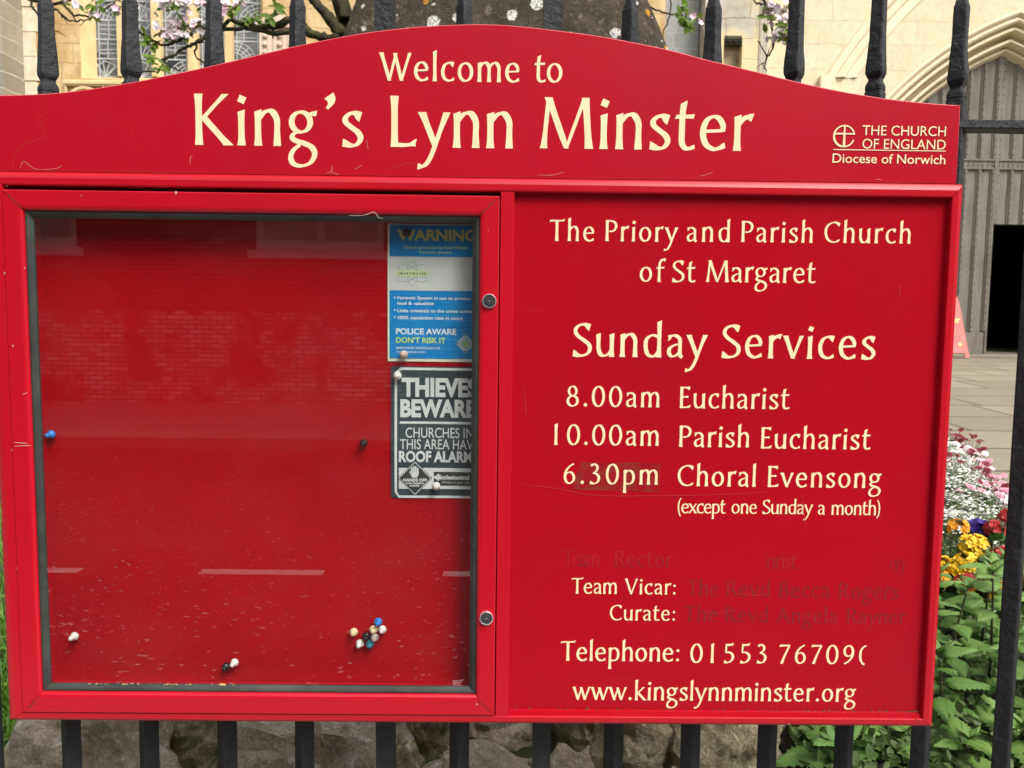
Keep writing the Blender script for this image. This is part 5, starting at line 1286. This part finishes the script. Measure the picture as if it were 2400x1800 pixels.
# pompon daisies along the far edge
MD = {'dark red': simple('daisy_red', (.17, .006, .014), .6, (.24, .012, .03), 80), 'pink': simple('daisy_pink', (.72, .25, .36), .6, (.78, .45, .52), 50), 'white': simple('daisy_white', (.82, .78, .76), .6, (.80, .66, .68), 50)}
DA = [('dark red', 2.92, 3.60), ('dark red', 2.80, 3.42), ('dark red', 2.70, 3.46), ('pink', 2.76, 3.18), ('white', 2.58, 3.04), ('dark red', 2.58, 2.98), ('pink', 2.60, 2.80), ('white', 2.52, 2.84), ('dark red', 2.48, 2.48), ('dark red', 2.42, 2.56), ('pink', 2.36, 2.34), ('white', 2.56, 2.62), ('dark red', 2.28, 2.24), ('white', 2.26, 2.10), ('white', 2.70, 3.02), ('dark red', 2.22, 2.42), ('pink', 2.12, 2.02)]
DL = ['farthest', 'second farthest', 'third farthest', 'highest', 'highest', 'upper middle', 'upper middle', 'middle', 'middle, nearer the path', 'middle, nearer the board', 'lower middle', 'lower middle, beside the path', 'lower, beside the path', 'lower, beside the path', 'upper, beside the path', 'lower, nearer the board', 'nearest']
for i, (c_, x, y) in enumerate(DA):
    random.seed(500+i); z0 = bed_z(x, y)
    t_ = thing('daisy_plant', '%s pompon daisy clump by the path, %s of that colour' % (c_, DL[i]), 'flower', (x, y, z0), 'pompon daisies edging the path')
    f_ = MB(); s_ = MB(); l_ = MB()
    for q in range(7):
        c0_ = Vector((x+random.gauss(0, .05), y+random.gauss(0, .06), z0+.105+random.uniform(0, .05))); r_ = random.uniform(.014, .022); tilt = Vector((random.gauss(0, .3), -.45+random.gauss(0, .2), 1)).normalized()
        s_.tube([Vector((c0_.x*.6+x*.4, c0_.y*.6+y*.4, z0)), c0_], .0016, 5)
        u = tilt.orthogonal().normalized(); v_ = tilt.cross(u)
        for rr, hh, nn in ((1, 0, 14), (.78, .16, 12), (.5, .28, 9), (.25, .33, 5)):
            for k in range(nn):
                a = 2*PI*k/nn+rr; e = u*math.cos(a)+v_*math.sin(a); s2 = tilt.cross(e)
                f_.add([c0_+tilt*r_*hh, c0_+e*r_*rr+s2*r_*rr*.20+tilt*r_*(hh+.10), c0_+e*r_*rr*1.08+tilt*r_*(hh+.06), c0_+e*r_*rr-s2*r_*rr*.20+tilt*r_*(hh+.10)], [(0, 1, 2, 3)])
    for q in range(22):
        a = random.uniform(0, 6.3); yleaf(Vector((x+random.gauss(0, .04), y+random.gauss(0, .05), z0+random.uniform(.0, .06))), Vector((math.cos(a), math.sin(a), random.uniform(.3, 1))), random.uniform(.03, .05), l_)
    s_.build('stem', MSTEM, t_); f_.build('blossom', MD[c_], t_, fix=False); l_.build('foliage', MWL, t_, fix=False)

# ============================================================ the church front
CH = thing('church', 'old pale stone church front with traceried window and grey oak arched door', 'church', (0, 12.8, .95))
OCHRE = m_ashlar('ochre_ashlar', (.70, .54, .30), (.66, .49, .25), (.48, .35, .18), (.35, .185, .055), .70, .33, (.2, 0, .1), .95, .009)
GREYB = m_ashlar('grey_buttress_stone', (.45, .39, .31), (.29, .25, .195), (.54, .49, .40), (.27, .23, .17), .46, .29, (.1, 0, .05), .6, .016)
PALE = m_ashlar('pale_cream_ashlar', (.75, .66, .47), (.71, .61, .42), (.62, .52, .35), (.55, .42, .22), .86, .42, (.0, 0, .2), .45, .006)
PATCHY = m_ashlar('patched_pier_stone', (.66, .60, .49), (.46, .43, .38), (.34, .28, .20), (.36, .27, .16), .52, .34, (.3, 0, .1), .8, .012, (.72, .58, .34))
BLUEG = m_ashlar('blue_grey_stone', (.36, .36, .34), (.30, .305, .30), (.42, .41, .37), (.27, .27, .25), .58, .27, (.1, 0, 0), .4, .010)
TRIM = simple('cream_dressed_stone', (.80, .70, .50), .9, (.74, .62, .41), 5, .3, 50, .004)
TRIMO = simple('ochre_dressed_stone', (.72, .55, .29), .9, (.62, .45, .22), 4, .3, 50, .004)
HT = 12.5
def wall_hole(name, X0, X1, Z0, Z1, holes, y0, y1, mat):
    loops = [[Vector((X0, Z0, 0)), Vector((X1, Z0, 0)), Vector((X1, Z1, 0)), Vector((X0, Z1, 0))]]+[[Vector((x, z, 0)) for x, z in hl] for hl in holes]
    pts = [p_ for l_ in loops for p_ in l_]; tri = tessellate_polygon(loops); m_ = MB(); n_ = len(pts)
    m_.add([(p_.x, y0, p_.y) for p_ in pts]+[(p_.x, y1, p_.y) for p_ in pts], [tuple(t_) for t_ in tri]+[tuple(i+n_ for i in t_[::-1]) for t_ in tri])
    b_ = 0
    for l_ in loops:
        k = len(l_)
        m_.add([(p_.x, y0, p_.y) for p_ in l_]+[(p_.x, y1, p_.y) for p_ in l_], [(i, (i+1) % k, k+(i+1) % k, k+i) for i in range(k)]); b_ += k
    return m_.build(name, mat, CH)
Y0 = 12.8
# ---- left: buttress, window wall
WX = [(-7.335, -6.905), (-6.765, -6.305), (-6.140, -5.672), (-5.493, -5.012), (-4.876, -4.400)]
WZ0, WZ1 = 5.80, 10.2
hole = [(-7.335, WZ0), (-4.400, WZ0), (-4.400, WZ1)]+[(-5.8675+1.4675*math.cos(a*PI/12), WZ1+1.1*math.sin(a*PI/12)) for a in range(1, 12)]+[(-7.335, WZ1)]
# window opening with splayed jambs
out_h = [(-7.47, WZ0-.10), (-4.27, WZ0-.10), (-4.27, WZ1)]+[(-5.8675+1.60*math.cos(a*PI/12), WZ1+1.23*math.sin(a*PI/12)) for a in range(1, 12)]+[(-7.47, WZ1)]
wall_hole('wall', -8.46, 2.80, .4, HT, [out_h], Y0, Y0+.9, OCHRE)
m_ = MB(); n_ = len(hole)
m_.add([(x, Y0+.0, z) for x, z in out_h]+[(x, Y0+.28, z) for x, z in hole], [(i, (i+1) % n_, n_+(i+1) % n_, n_+i) for i in range(n_)])
m_.build('window_jamb', TRIMO, CH)
m_ = MB(); m_.box(-13.5, -8.46, 12.2, 13.7, .4, HT); m_.build('buttress', GREYB, CH)
m_ = MB()
for k in range(26):      # bleached quoins up the corner of the buttress
    z = .6+k*.42; wq = .22 if k % 2 else .34
    m_.box(-8.46+.003, -8.46+wq, 12.775+.006*(k % 3), 12.84, z, z+.405)
m_.build('quoin', simple('bleached_quoin_stone', (.74, .66, .50), .9, (.62, .52, .36), 6, .3, 40, .006), CH)
WIN_O = MB()
for (a, _), (b_, _2) in zip(WX[1:], WX): pass
mull = [(WX[i][1], WX[i+1][0]) for i in range(4)]
for a, b_ in mull:
    c_ = (a+b_)/2; h_ = (b_-a)/2
    pr = [(c_-h_, Y0+.30), (c_-h_, Y0+.18), (c_-h_*.45, Y0+.07), (c_+h_*.45, Y0+.07), (c_+h_, Y0+.18), (c_+h_, Y0+.30)]
    WIN_O.loft([[(x, y, WZ0-.02) for x, y in pr], [(x, y, WZ1+1.0) for x, y in pr]])
WIN = WIN_O.build('window', TRIMO, CH)
def m_leadglass():
    t = NT('old_leaded_glass'); vo = t.n('TexVoronoi'); vo.inputs['Scale'].default_value = 5.5; t.l(t.co((1, 1, .8)), vo.inputs['Vector'])
    sp = t.n('SeparateColor'); t.l(vo.outputs['Color'], sp.inputs[0])
    c = t.ramp(sp.outputs[0], [(.0, (.018, .020, .024)), (.25, (.10, .105, .112)), (.6, (.15, .155, .16)), (1, (.21, .215, .22))])
    return t.fin(c, .22, .5, t.bump(t.noise(6, 3), .15, .02))
m_ = MB(); m_.box(-7.335, -4.40, Y0+.285, Y0+.31, WZ0, WZ1+1.15); m_.build('glass_pane', m_leadglass(), WIN)
random.seed(77); ld = MB()
def lead(P, r_=.0075): 
    for a, b_ in zip(P, P[1:]):
        a, b_ = Vector((a[0], 0, a[1])), Vector((b_[0], 0, b_[1])); d_ = (b_-a); l_ = d_.length
        if l_ < 1e-4: continue
        s_ = Vector((-d_.z, 0, d_.x))/l_*r_; e = d_/l_*r_*.5; a, b_ = a-e, b_+e
        yy_ = Y0+.277+random.uniform(0, .004)
        ld.add([(a.x-s_.x, yy_, a.z-s_.z), (a.x+s_.x, yy_, a.z+s_.z), (b_.x+s_.x, yy_, b_.z+s_.z), (b_.x-s_.x, yy_, b_.z-s_.z), (a.x-s_.x, Y0+.29, a.z-s_.z), (a.x+s_.x, Y0+.29, a.z+s_.z), (b_.x+s_.x, Y0+.29, b_.z+s_.z), (b_.x-s_.x, Y0+.29, b_.z-s_.z)],
               [(0,1,2,3),(0,4,5,1),(1,5,6,2),(2,6,7,3),(3,7,4,0)])
for li, (a, b_) in enumerate(WX):
    for k in range(14): z = WZ0+.335*k+.33; lead([(a, z), (b_, z)], .012)       # saddle bars
    lead([(a+.05, WZ0), (a+.05, WZ1)]); lead([(b_-.05, WZ0), (b_-.05, WZ1)]); lead([(a, WZ0+.02), (b_, WZ0+.02)])
    ww = b_-a
    for k in range(9):    # each panel has its own figure: arcs, fans and quarries
        zb = WZ0+.33*k; st_ = random.choice('ladder arc fan arc fan quarry'.split()) if k else random.choice(('arc', 'fan'))
        if li == 0 and k in (1, 2): st_ = 'ladder'
        if st_ == 'ladder':
            for q in range(1, 4): lead([(a+.05, zb+.33*q/4+random.uniform(-.02, .02)), (b_-.05, zb+.33*q/4+random.uniform(-.02, .02))])
            xq = a+ww*random.uniform(.3, .7); lead([(xq, zb), (xq, zb+.33)])
        elif st_ == 'arc':
            sg = random.choice((1, -1)); x0_ = a if sg > 0 else b_
            for rr in (.16, .23, .30, .38): lead([(x0_+sg*rr*math.cos(q*PI/16), zb+rr*math.sin(q*PI/16)*.85) for q in range(9) if 0 <= rr*math.cos(q*PI/16) <= ww])
            for q in (2, 4, 6): lead([(x0_+sg*.16*math.cos(q*PI/16), zb+.16*math.sin(q*PI/16)*.85), (x0_+sg*.38*math.cos(q*PI/16), zb+.38*math.sin(q*PI/16)*.85)])
        elif st_ == 'fan':
            cx_ = a+ww*random.uniform(.25, .75)
            for q in range(5): lead([(cx_, zb), (a+ww*q/4, zb+.33*random.uniform(.6, 1))])
            lead([(a, zb+.2), (cx_, zb+.29), (b_, zb+.17)])
        else:
            for q in range(4): lead([(a+ww*random.random(), zb), (a+ww*random.random(), zb+.33)])
            for q in range(2): lead([(a, zb+.33*random.random()), (b_, zb+.33*random.random())])
ld.build('leading', simple('lead_came', (.42, .44, .44), .6, (.50, .52, .52), 9), WIN)
# sill and blind arcade under it
m_ = MB(); m_.loft([[(x, Y0-.09, WZ0-.22), (x, Y0-.09, WZ0-.17), (x, Y0+.30, WZ0-.005), (x, Y0+.30, WZ0-.22)] for x in (-7.75, -4.05)]); m_.build('window_sill', TRIMO, CH)
m_ = MB()
for i in range(6):
    cx_ = -7.40+.66*i; r_o, r_i = .315, .25
    P = []
    for r_, y in ((.325, Y0-.03), (.315, Y0-.075), (.27, Y0-.075), (.25, Y0-.02), (.22, Y0-.02), (.20, Y0-.004)):
        P.append([(cx_+r_*math.cos(q*PI/20), y, 5.23+r_*math.sin(q*PI/20)) for q in range(21)])
    m_.loft(P, 0, caps=False, close=False)
    for q in range(7):    # cusps
        a = PI*(q+.5)/7; c0_ = (cx_+.165*math.cos(a), 5.23+.165*math.sin(a)); m_.lathe((c0_[0], Y0-.004, c0_[1]), (0, -1, 0), [(.055, 0), (.050, .018), (.032, .030), (.001, .034)], 10)
    m_.box(cx_-.335, cx_-.305, Y0-.07, Y0-.005, 4.3, 5.55)
m_.box(-7.75, -3.75, Y0-.075, Y0-.004, 5.555, 5.575)
m_.build('blind_arcade', TRIMO, CH)
m_ = MB()
for i in range(6):
    cx_ = -7.40+.66*i; m_.add([(cx_, Y0-.003, 5.23)]+[(cx_+.20*math.cos(q*PI/14), Y0-.003, 5.23+.20*math.sin(q*PI/14)) for q in range(15)], [(0, q+1, q+2) for q in range(14)])
m_.build('arcade_recess', simple('recess_shade', (.10, .075, .045), .95, (.20, .15, .09), 12), CH)  # dark half discs paint the recess shade onto the flat wall
# carved panel right of the window
m_ = MB(); x0_, x1_ = -4.30, -3.62
m_.box(x0_, x1_, Y0-.12, Y0-.002, 5.0, 6.62); m_.loft([[(x0_-.05+(x1_-x0_+.10)*u, Y0-.17, 6.62+.16*math.sin(PI*u)), (x0_-.05+(x1_-x0_+.10)*u, Y0-.003, 6.62+.16*math.sin(PI*u)), (x0_-.05+(x1_-x0_+.10)*u, Y0-.003, 6.56), (x0_-.05+(x1_-x0_+.10)*u, Y0-.17, 6.56)] for u in [q/12 for q in range(13)]])
for i in range(5):
    for j in range(7):
        if i in (1, 3): continue
        m_.lathe((x0_+.10+.125*i, Y0-.122, 6.42-.14*j), (0, -1, 0), [(.045, 0), (.040, .025), (.020, .04), (.001, .042)], 8)
for x_ in (x0_+.16, x0_+.26, x0_+.42, x0_+.52): m_.box(x_-.012, x_+.012, Y0-.145, Y0-.12, 5.0, 6.52)
m_.build('carved_panel', simple('pink_carved_stone', (.70, .56, .43), .9, (.62, .46, .36), 9, .4, 50, .006), CH)
# ---- centre: blue grey infill and patched pier with a niche
wall_hole('infill_wall', 2.80, 3.42, .4, HT, [], Y0+.10, Y0+.9, BLUEG)
Yp = 12.55
wall_hole('pier', 3.44, 4.55, .4, HT, [[(3.78, 5.72), (4.10, 5.72), (4.10, 6.46), (3.78, 6.46)]], Yp, Yp+.9, PATCHY)
m_ = MB(); m_.box(3.70, 4.18, Yp+.16, Yp+.20, 5.6, 6.6); m_.build('niche_back', simple('stained_niche', (.42, .32, .21), .95, (.20, .15, .10), 7), CH)
m_ = MB(); m_.box(3.785, 4.095, Yp+.02, Yp+.15, 6.36, 6.455)
for k in range(9): m_.box(3.79+.034*k, 3.812+.034*k, Yp-.012, Yp+.02, 6.40+.02*math.sin(k*2), 6.50)
m_.build('niche_head', simple('near_black_stone', (.045, .035, .025), .95), CH)  # near-black blocks across the top of the niche
m_ = MB()
for k in range(7): m_.tube([(4.40+.024*k, Yp-.01-.01*(k % 2), .6), (4.40+.024*k, Yp-.01-.01*(k % 2), HT)], .012, 8)
m_.build('pier_shaft', simple('pale_shaft_stone', (.66, .60, .48), .9, (.56, .50, .38), 8), CH)
# ---- right: door arch
AX, CX, CZ = 9.05, 10.98, 1.73
def arc_pts(r_in, n1=22, n2=12, zb=.95):
    """left half of the four-centred arch, from the ground up to the apex"""
    C2f = R(54); P = []; rr = r_in; R2 = 1.9+(rr-5.0); C2 = (CX-3.1*math.sin(C2f), CZ+3.1*math.cos(C2f))
    P.append((C2[0]-R2, zb))
    for k in range(n2+1):
        f_ = PI/2-(PI/2-C2f)*k/n2; P.append((C2[0]-R2*math.sin(f_), C2[1]+R2*math.cos(f_)))
    fa = math.asin((CX-AX)/rr)
    for k in range(1, n1+1):
        f_ = C2f+(fa-C2f)*k/n1; P.append((CX-rr*math.sin(f_), CZ+rr*math.cos(f_)))
    return P
def arch(r_in, **k):
    L_ = arc_pts(r_in, **k); return L_+[(2*AX-x, z) for x, z in L_[-2::-1]]
YD = 13.25
RD, RO = 5.10, 5.66
outer = arch(RO)
PX0, PX1 = 4.57, 18.0
wall_hole('porch_wall', PX0, PX1, .93, HT, [outer[::-1][:1] and outer], Y0, Y0+.9, PALE) if False else None
# wall sheet around the door: outline runs round the opening
ol = [(PX0, .93)]+[(outer[0][0], .93)]+outer[1:-1]+[(outer[-1][0], .93), (PX1, .93), (PX1, HT), (PX0, HT)]
m_ = MB(); m_.prism(ol, Y0, Y0+.46, 0); m_.build('porch_wall', PALE, CH)
# arch mouldings: rolls and hollows from the wall face in to the door
prof = [(RO+.05, -.02), (RO+.03, -.05), (RO, -.05), (RO-.03, -.02), (RO-.05, .03), (RO-.07, .00), (RO-.10, -.01), (RO-.13, .01), (RO-.140, .08), (RO-.165, .16), (RO-.19, .08), (RO-.235, .07), (RO-.250, .14), (RO-.265, .24), (RO-.30, .36), (RO-.340, .34), (RO-.355, .18), (RO-.395, .17), (RO-.42, .22), (RO-.43, .32), (RO-.455, .38), (RO-.475, .29), (RO-.51, .30), (RO-.53, .36), (RD, .44), (RD, .50)]
m_ = MB()
rows = [[(x, Y0+dy, z) for x, z in arch(r_)] for r_, dy in prof]
m_.loft(rows, 0, caps=False, close=False); m_.build('arch_moulding', TRIM, CH)
# outer hood moulding of the old larger arch, with its stop
HX, HZ = 12.70, 1.73
m_ = MB(); rows = []
for r_, dy in ((8.19, -.002), (8.17, -.07), (8.11, -.11), (8.06, -.10), (8.03, -.03), (7.99, -.03), (7.95, -.06), (7.90, -.05), (7.87, -.012), (7.80, -.010), (7.76, -.03), (7.72, -.03), (7.69, -.002)):
    f0 = math.acos((5.90-HZ)/r_); f1 = math.asin((HX-AX)/r_); L_ = [(HX-r_*math.sin(f0+(f1-f0)*k/30), HZ+r_*math.cos(f0+(f1-f0)*k/30)) for k in range(31)]
    rows.append([(x, Y0+dy, z) for x, z in L_+[(2*AX-x, z) for x, z in L_[-2::-1]]])
m_.loft(rows, 0, caps=False, close=False); m_.build('hood_mould', TRIM, CH)
m_ = MB(); m_.box(5.55, 5.80, Y0-.12, Y0-.003, 5.62, 5.90); m_.box(5.80, 6.2, Y0-.07, Y0-.003, 5.54, 5.62); m_.build('hood_stop', TRIM, CH)
# rubble stones let into the wall left of the hood
# ---- door
def m_oak():
    t = NT('weathered_grey_oak'); n1 = t.ramp(t.noise(3.0, 6, .65, t.co((9, 9, .55))), [(.32, 0.0), (.70, 1.0)])
    c = t.mix(n1, (.145, .130, .108), (.245, .228, .195)); c = t.mix(t.math('MULTIPLY', t.ramp(t.noise(2, 5), [(.45, 0.0), (.7, 1.0)]), .4), c, (.115, .098, .076))
    return t.fin(c, .85, .25, t.bump(t.noise(4, 6, .7, t.co((14, 14, .7))), .4, .006))
OAK = m_oak(); DSTUD = simple('iron_stud', (.04, .038, .036), .6)
SEAM = 9.075
full = arch(RD+.04, zb=.98)
def ztop(x):
    for (xa, za), (xb, zb_) in zip(full, full[1:]):
        if min(xa, xb) <= x <= max(xa, xb) and abs(xb-xa) > 1e-6: return za+(zb_-za)*(x-xa)/(xb-xa)
    return 1.0
def leaf_poly(xa, xb, zb_):
    xs_ = sorted({xa, xb}|{x for x, z in full if xa < x < xb}); return [(xa, zb_), (xb, zb_)]+[(x, ztop(x)) for x in xs_[::-1]]
XL = full[0][0]+.02
def door(xa, xb, cut, name_lab):
    m_ = MB(); zb_ = 1.02
    if cut is None: m_.prism(leaf_poly(xa, xb, zb_), YD, YD+.08)
    else:
        m_.prism(leaf_poly(xa, xb, cut[2]), YD, YD+.08); m_.prism([(cut[1], zb_), (xb, zb_), (xb, cut[2]-.0005), (cut[1], cut[2]-.0005)], YD, YD+.08)
    d_ = m_.build('door', OAK, CH)
    ribs = MB(); st_ = MB(); k = 0; x = SEAM
    sg = -1 if cut is None else 1
    xs_ = [SEAM+sg*(.045+.255*q) for q in range(12)]
    for q, xr in enumerate(xs_):
        if not (xa+.03 < xr < xb-.03): continue
        zlo = zb_+.42 if cut is None else (cut[2] if xr < cut[1] else zb_+.42)
        zt = min(ztop(xr-.04), ztop(xr+.04))-.02
        pr = [(-.045, 0), (-.045, -.018), (-.028, -.022), (-.016, -.045), (.016, -.045), (.028, -.022), (.045, -.018), (.045, 0)]
        for za, zc in ((zlo, 4.42), (4.62, zt)):
            if zc-za < .1: continue
            ribs.loft([[(xr+px, YD+py, za) for px, py in pr], [(xr+px, YD+py, zc) for px, py in pr]])
            z = za+.07
            while z < zc-.04: st_.lathe((xr, YD-.044, z), (0, -1, 0), [(.014, 0), (.011, .008), (.001, .012)], 6); z += .135
    if cut is None: ribs.box(xa, xb-.004, YD-.030, YD-.001, zb_, zb_+.40)
    ribs.build('moulded_rib', OAK, d_); tag(st_.build('stud', DSTUD, d_), kind='stuff')
    rl = MB(); zt_ = 4.42
    rl.box(xa, xb-.002, YD-.040, YD-.001, 4.425, 4.455); rl.box(xa, xb-.002, YD-.022, YD-.001, 4.455, 4.58); rl.box(xa, xb-.002, YD-.044, YD-.001, 4.58, 4.612)
    n_ = int((xb-xa)/.09)
    for q in range(n_):
        xc = xa+.05+.09*q
        if xc < xb-.05: rl.loft([[(xc-.030, YD-.023, 4.50), (xc-.004, YD-.023, 4.475), (xc+.030, YD-.023, 4.535), (xc+.004, YD-.023, 4.56)], [(xc-.018, YD-.036, 4.505), (xc-.002, YD-.036, 4.49), (xc+.018, YD-.036, 4.53), (xc+.002, YD-.036, 4.545)]])
    rl.build('carved_rail', OAK, d_)
door(XL, SEAM, None, ''); door(SEAM+.012, 2*AX-XL, (SEAM+.012, SEAM+1.05, 3.43), '')
m_ = MB(); m_.box(SEAM-.030, SEAM+.034, YD-.05, YD-.004, 3.45, 6.42); m_.box(SEAM-.028, SEAM+.008, YD-.05, YD-.004, 1.02, 3.45); m_.build('door_post', OAK, CH)
m_ = MB()   # near-black box paints the dark of the interior beyond the wicket
x0_, x1_, y0_, y1_, z0_, z1_ = XL-.2, 2*AX-XL+.2, YD+.10, YD+7, .98, 6.8
m_.add([(x0_,y0_,z0_),(x1_,y0_,z0_),(x1_,y1_,z0_),(x0_,y1_,z0_),(x0_,y0_,z1_),(x1_,y0_,z1_),(x1_,y1_,z1_),(x0_,y1_,z1_)], [(0,1,2,3),(4,7,6,5),(1,5,6,2),(2,6,7,3),(3,7,4,0)])
m_.build('interior', simple('unlit_nave', (.012, .010, .008), .9), CH)
m_ = MB(); m_.box(SEAM-.02, SEAM+1.1, YD-.06, YD+.4, .98, 1.035); m_.build('threshold', simple('worn_oak_threshold', (.12, .09, .07), .8), CH)
# body of the nave behind the front, with its roof
m_ = MB(); m_.box(-13.4, -8.6, 13.75, 34, .4, HT-.01); m_.box(-8.4, 2.7, 13.75, 34, .4, HT-.02); m_.build('nave_wall', BLUEG, CH)
m_ = MB(); m_.loft([[(-14, y, HT+.02), (2, y, HT+5.5), (18.5, y, HT+.02)] for y in (12.0, 34.0)], 0); m_.build('roof', simple('lead_roof', (.22, .22, .23), .7), CH)
# ============================================================ folding sign by the door
AB = thing('folding_sign', 'faded red folding pavement sign with yellow lettering beside the church door', 'sign', (7.45, 12.0, terrain_z(0, 12)+.03))
MAB = simple('faded_red_board', (.54, .13, .12), .6, (.60, .18, .16), 5)
zg = terrain_z(0, 12)+.03
for sy, nm_ in ((-1, 'front_board'), (1, 'back_board')):
    m_ = MB()
    def fr(x, z, o=0): return (x, 12.0+sy*(.27*(1-(z-zg)/1.02)+.012)+sy*o, z)
    zs = (zg+.08, zg+1.02)
    P = [fr(7.06, zs[0]), fr(7.875, zs[0]), fr(7.790, zs[1]), fr(7.145, zs[1])]; Q = [(x, y+.022, z) for x, y, z in P]
    m_.add(P+Q, [(0,1,2,3),(4,7,6,5),(0,4,5,1),(1,5,6,2),(2,6,7,3),(3,7,4,0)])
    for xa in (7.045, 7.805):
        m_.add([fr(xa, zg+.002), fr(xa+.08, zg+.002), fr(xa+.078, zg+.085), fr(xa+.002, zg+.085)]+[(x, y+.024, z) for x, y, z in (fr(xa, zg+.002), fr(xa+.08, zg+.002), fr(xa+.078, zg+.085), fr(xa+.002, zg+.085))], [(0,1,2,3),(4,7,6,5),(0,4,5,1),(1,5,6,2),(2,6,7,3),(3,7,4,0)])
    bo = m_.build(nm_, MAB, AB)
    if sy < 0:
        for s_, xa, xb, za, zc in (('or', 7.63, 7.79, zg+.58, zg+.70), ('.', 7.74, 7.76, zg+.40, zg+.42), ('e', 7.71, 7.77, zg+.20, zg+.27)):
            l_ = MB(); b0_ = 0; sans(l_, s_, xa, xb, za, zc, 0, 0, .03)
            for i in range(b0_, len(l_.v)): x, y, z = l_.v[i]; l_.v[i] = fr(x, z, .004)
            l_.build('lettering', simple('sign_yellow', (.78, .62, .22), .6), bo)
        m_ = MB(); m_.box(7.14, 7.795, 11.984, 12.016, zg+1.005, zg+1.035); m_.build('hinge_bar', MAB, AB)
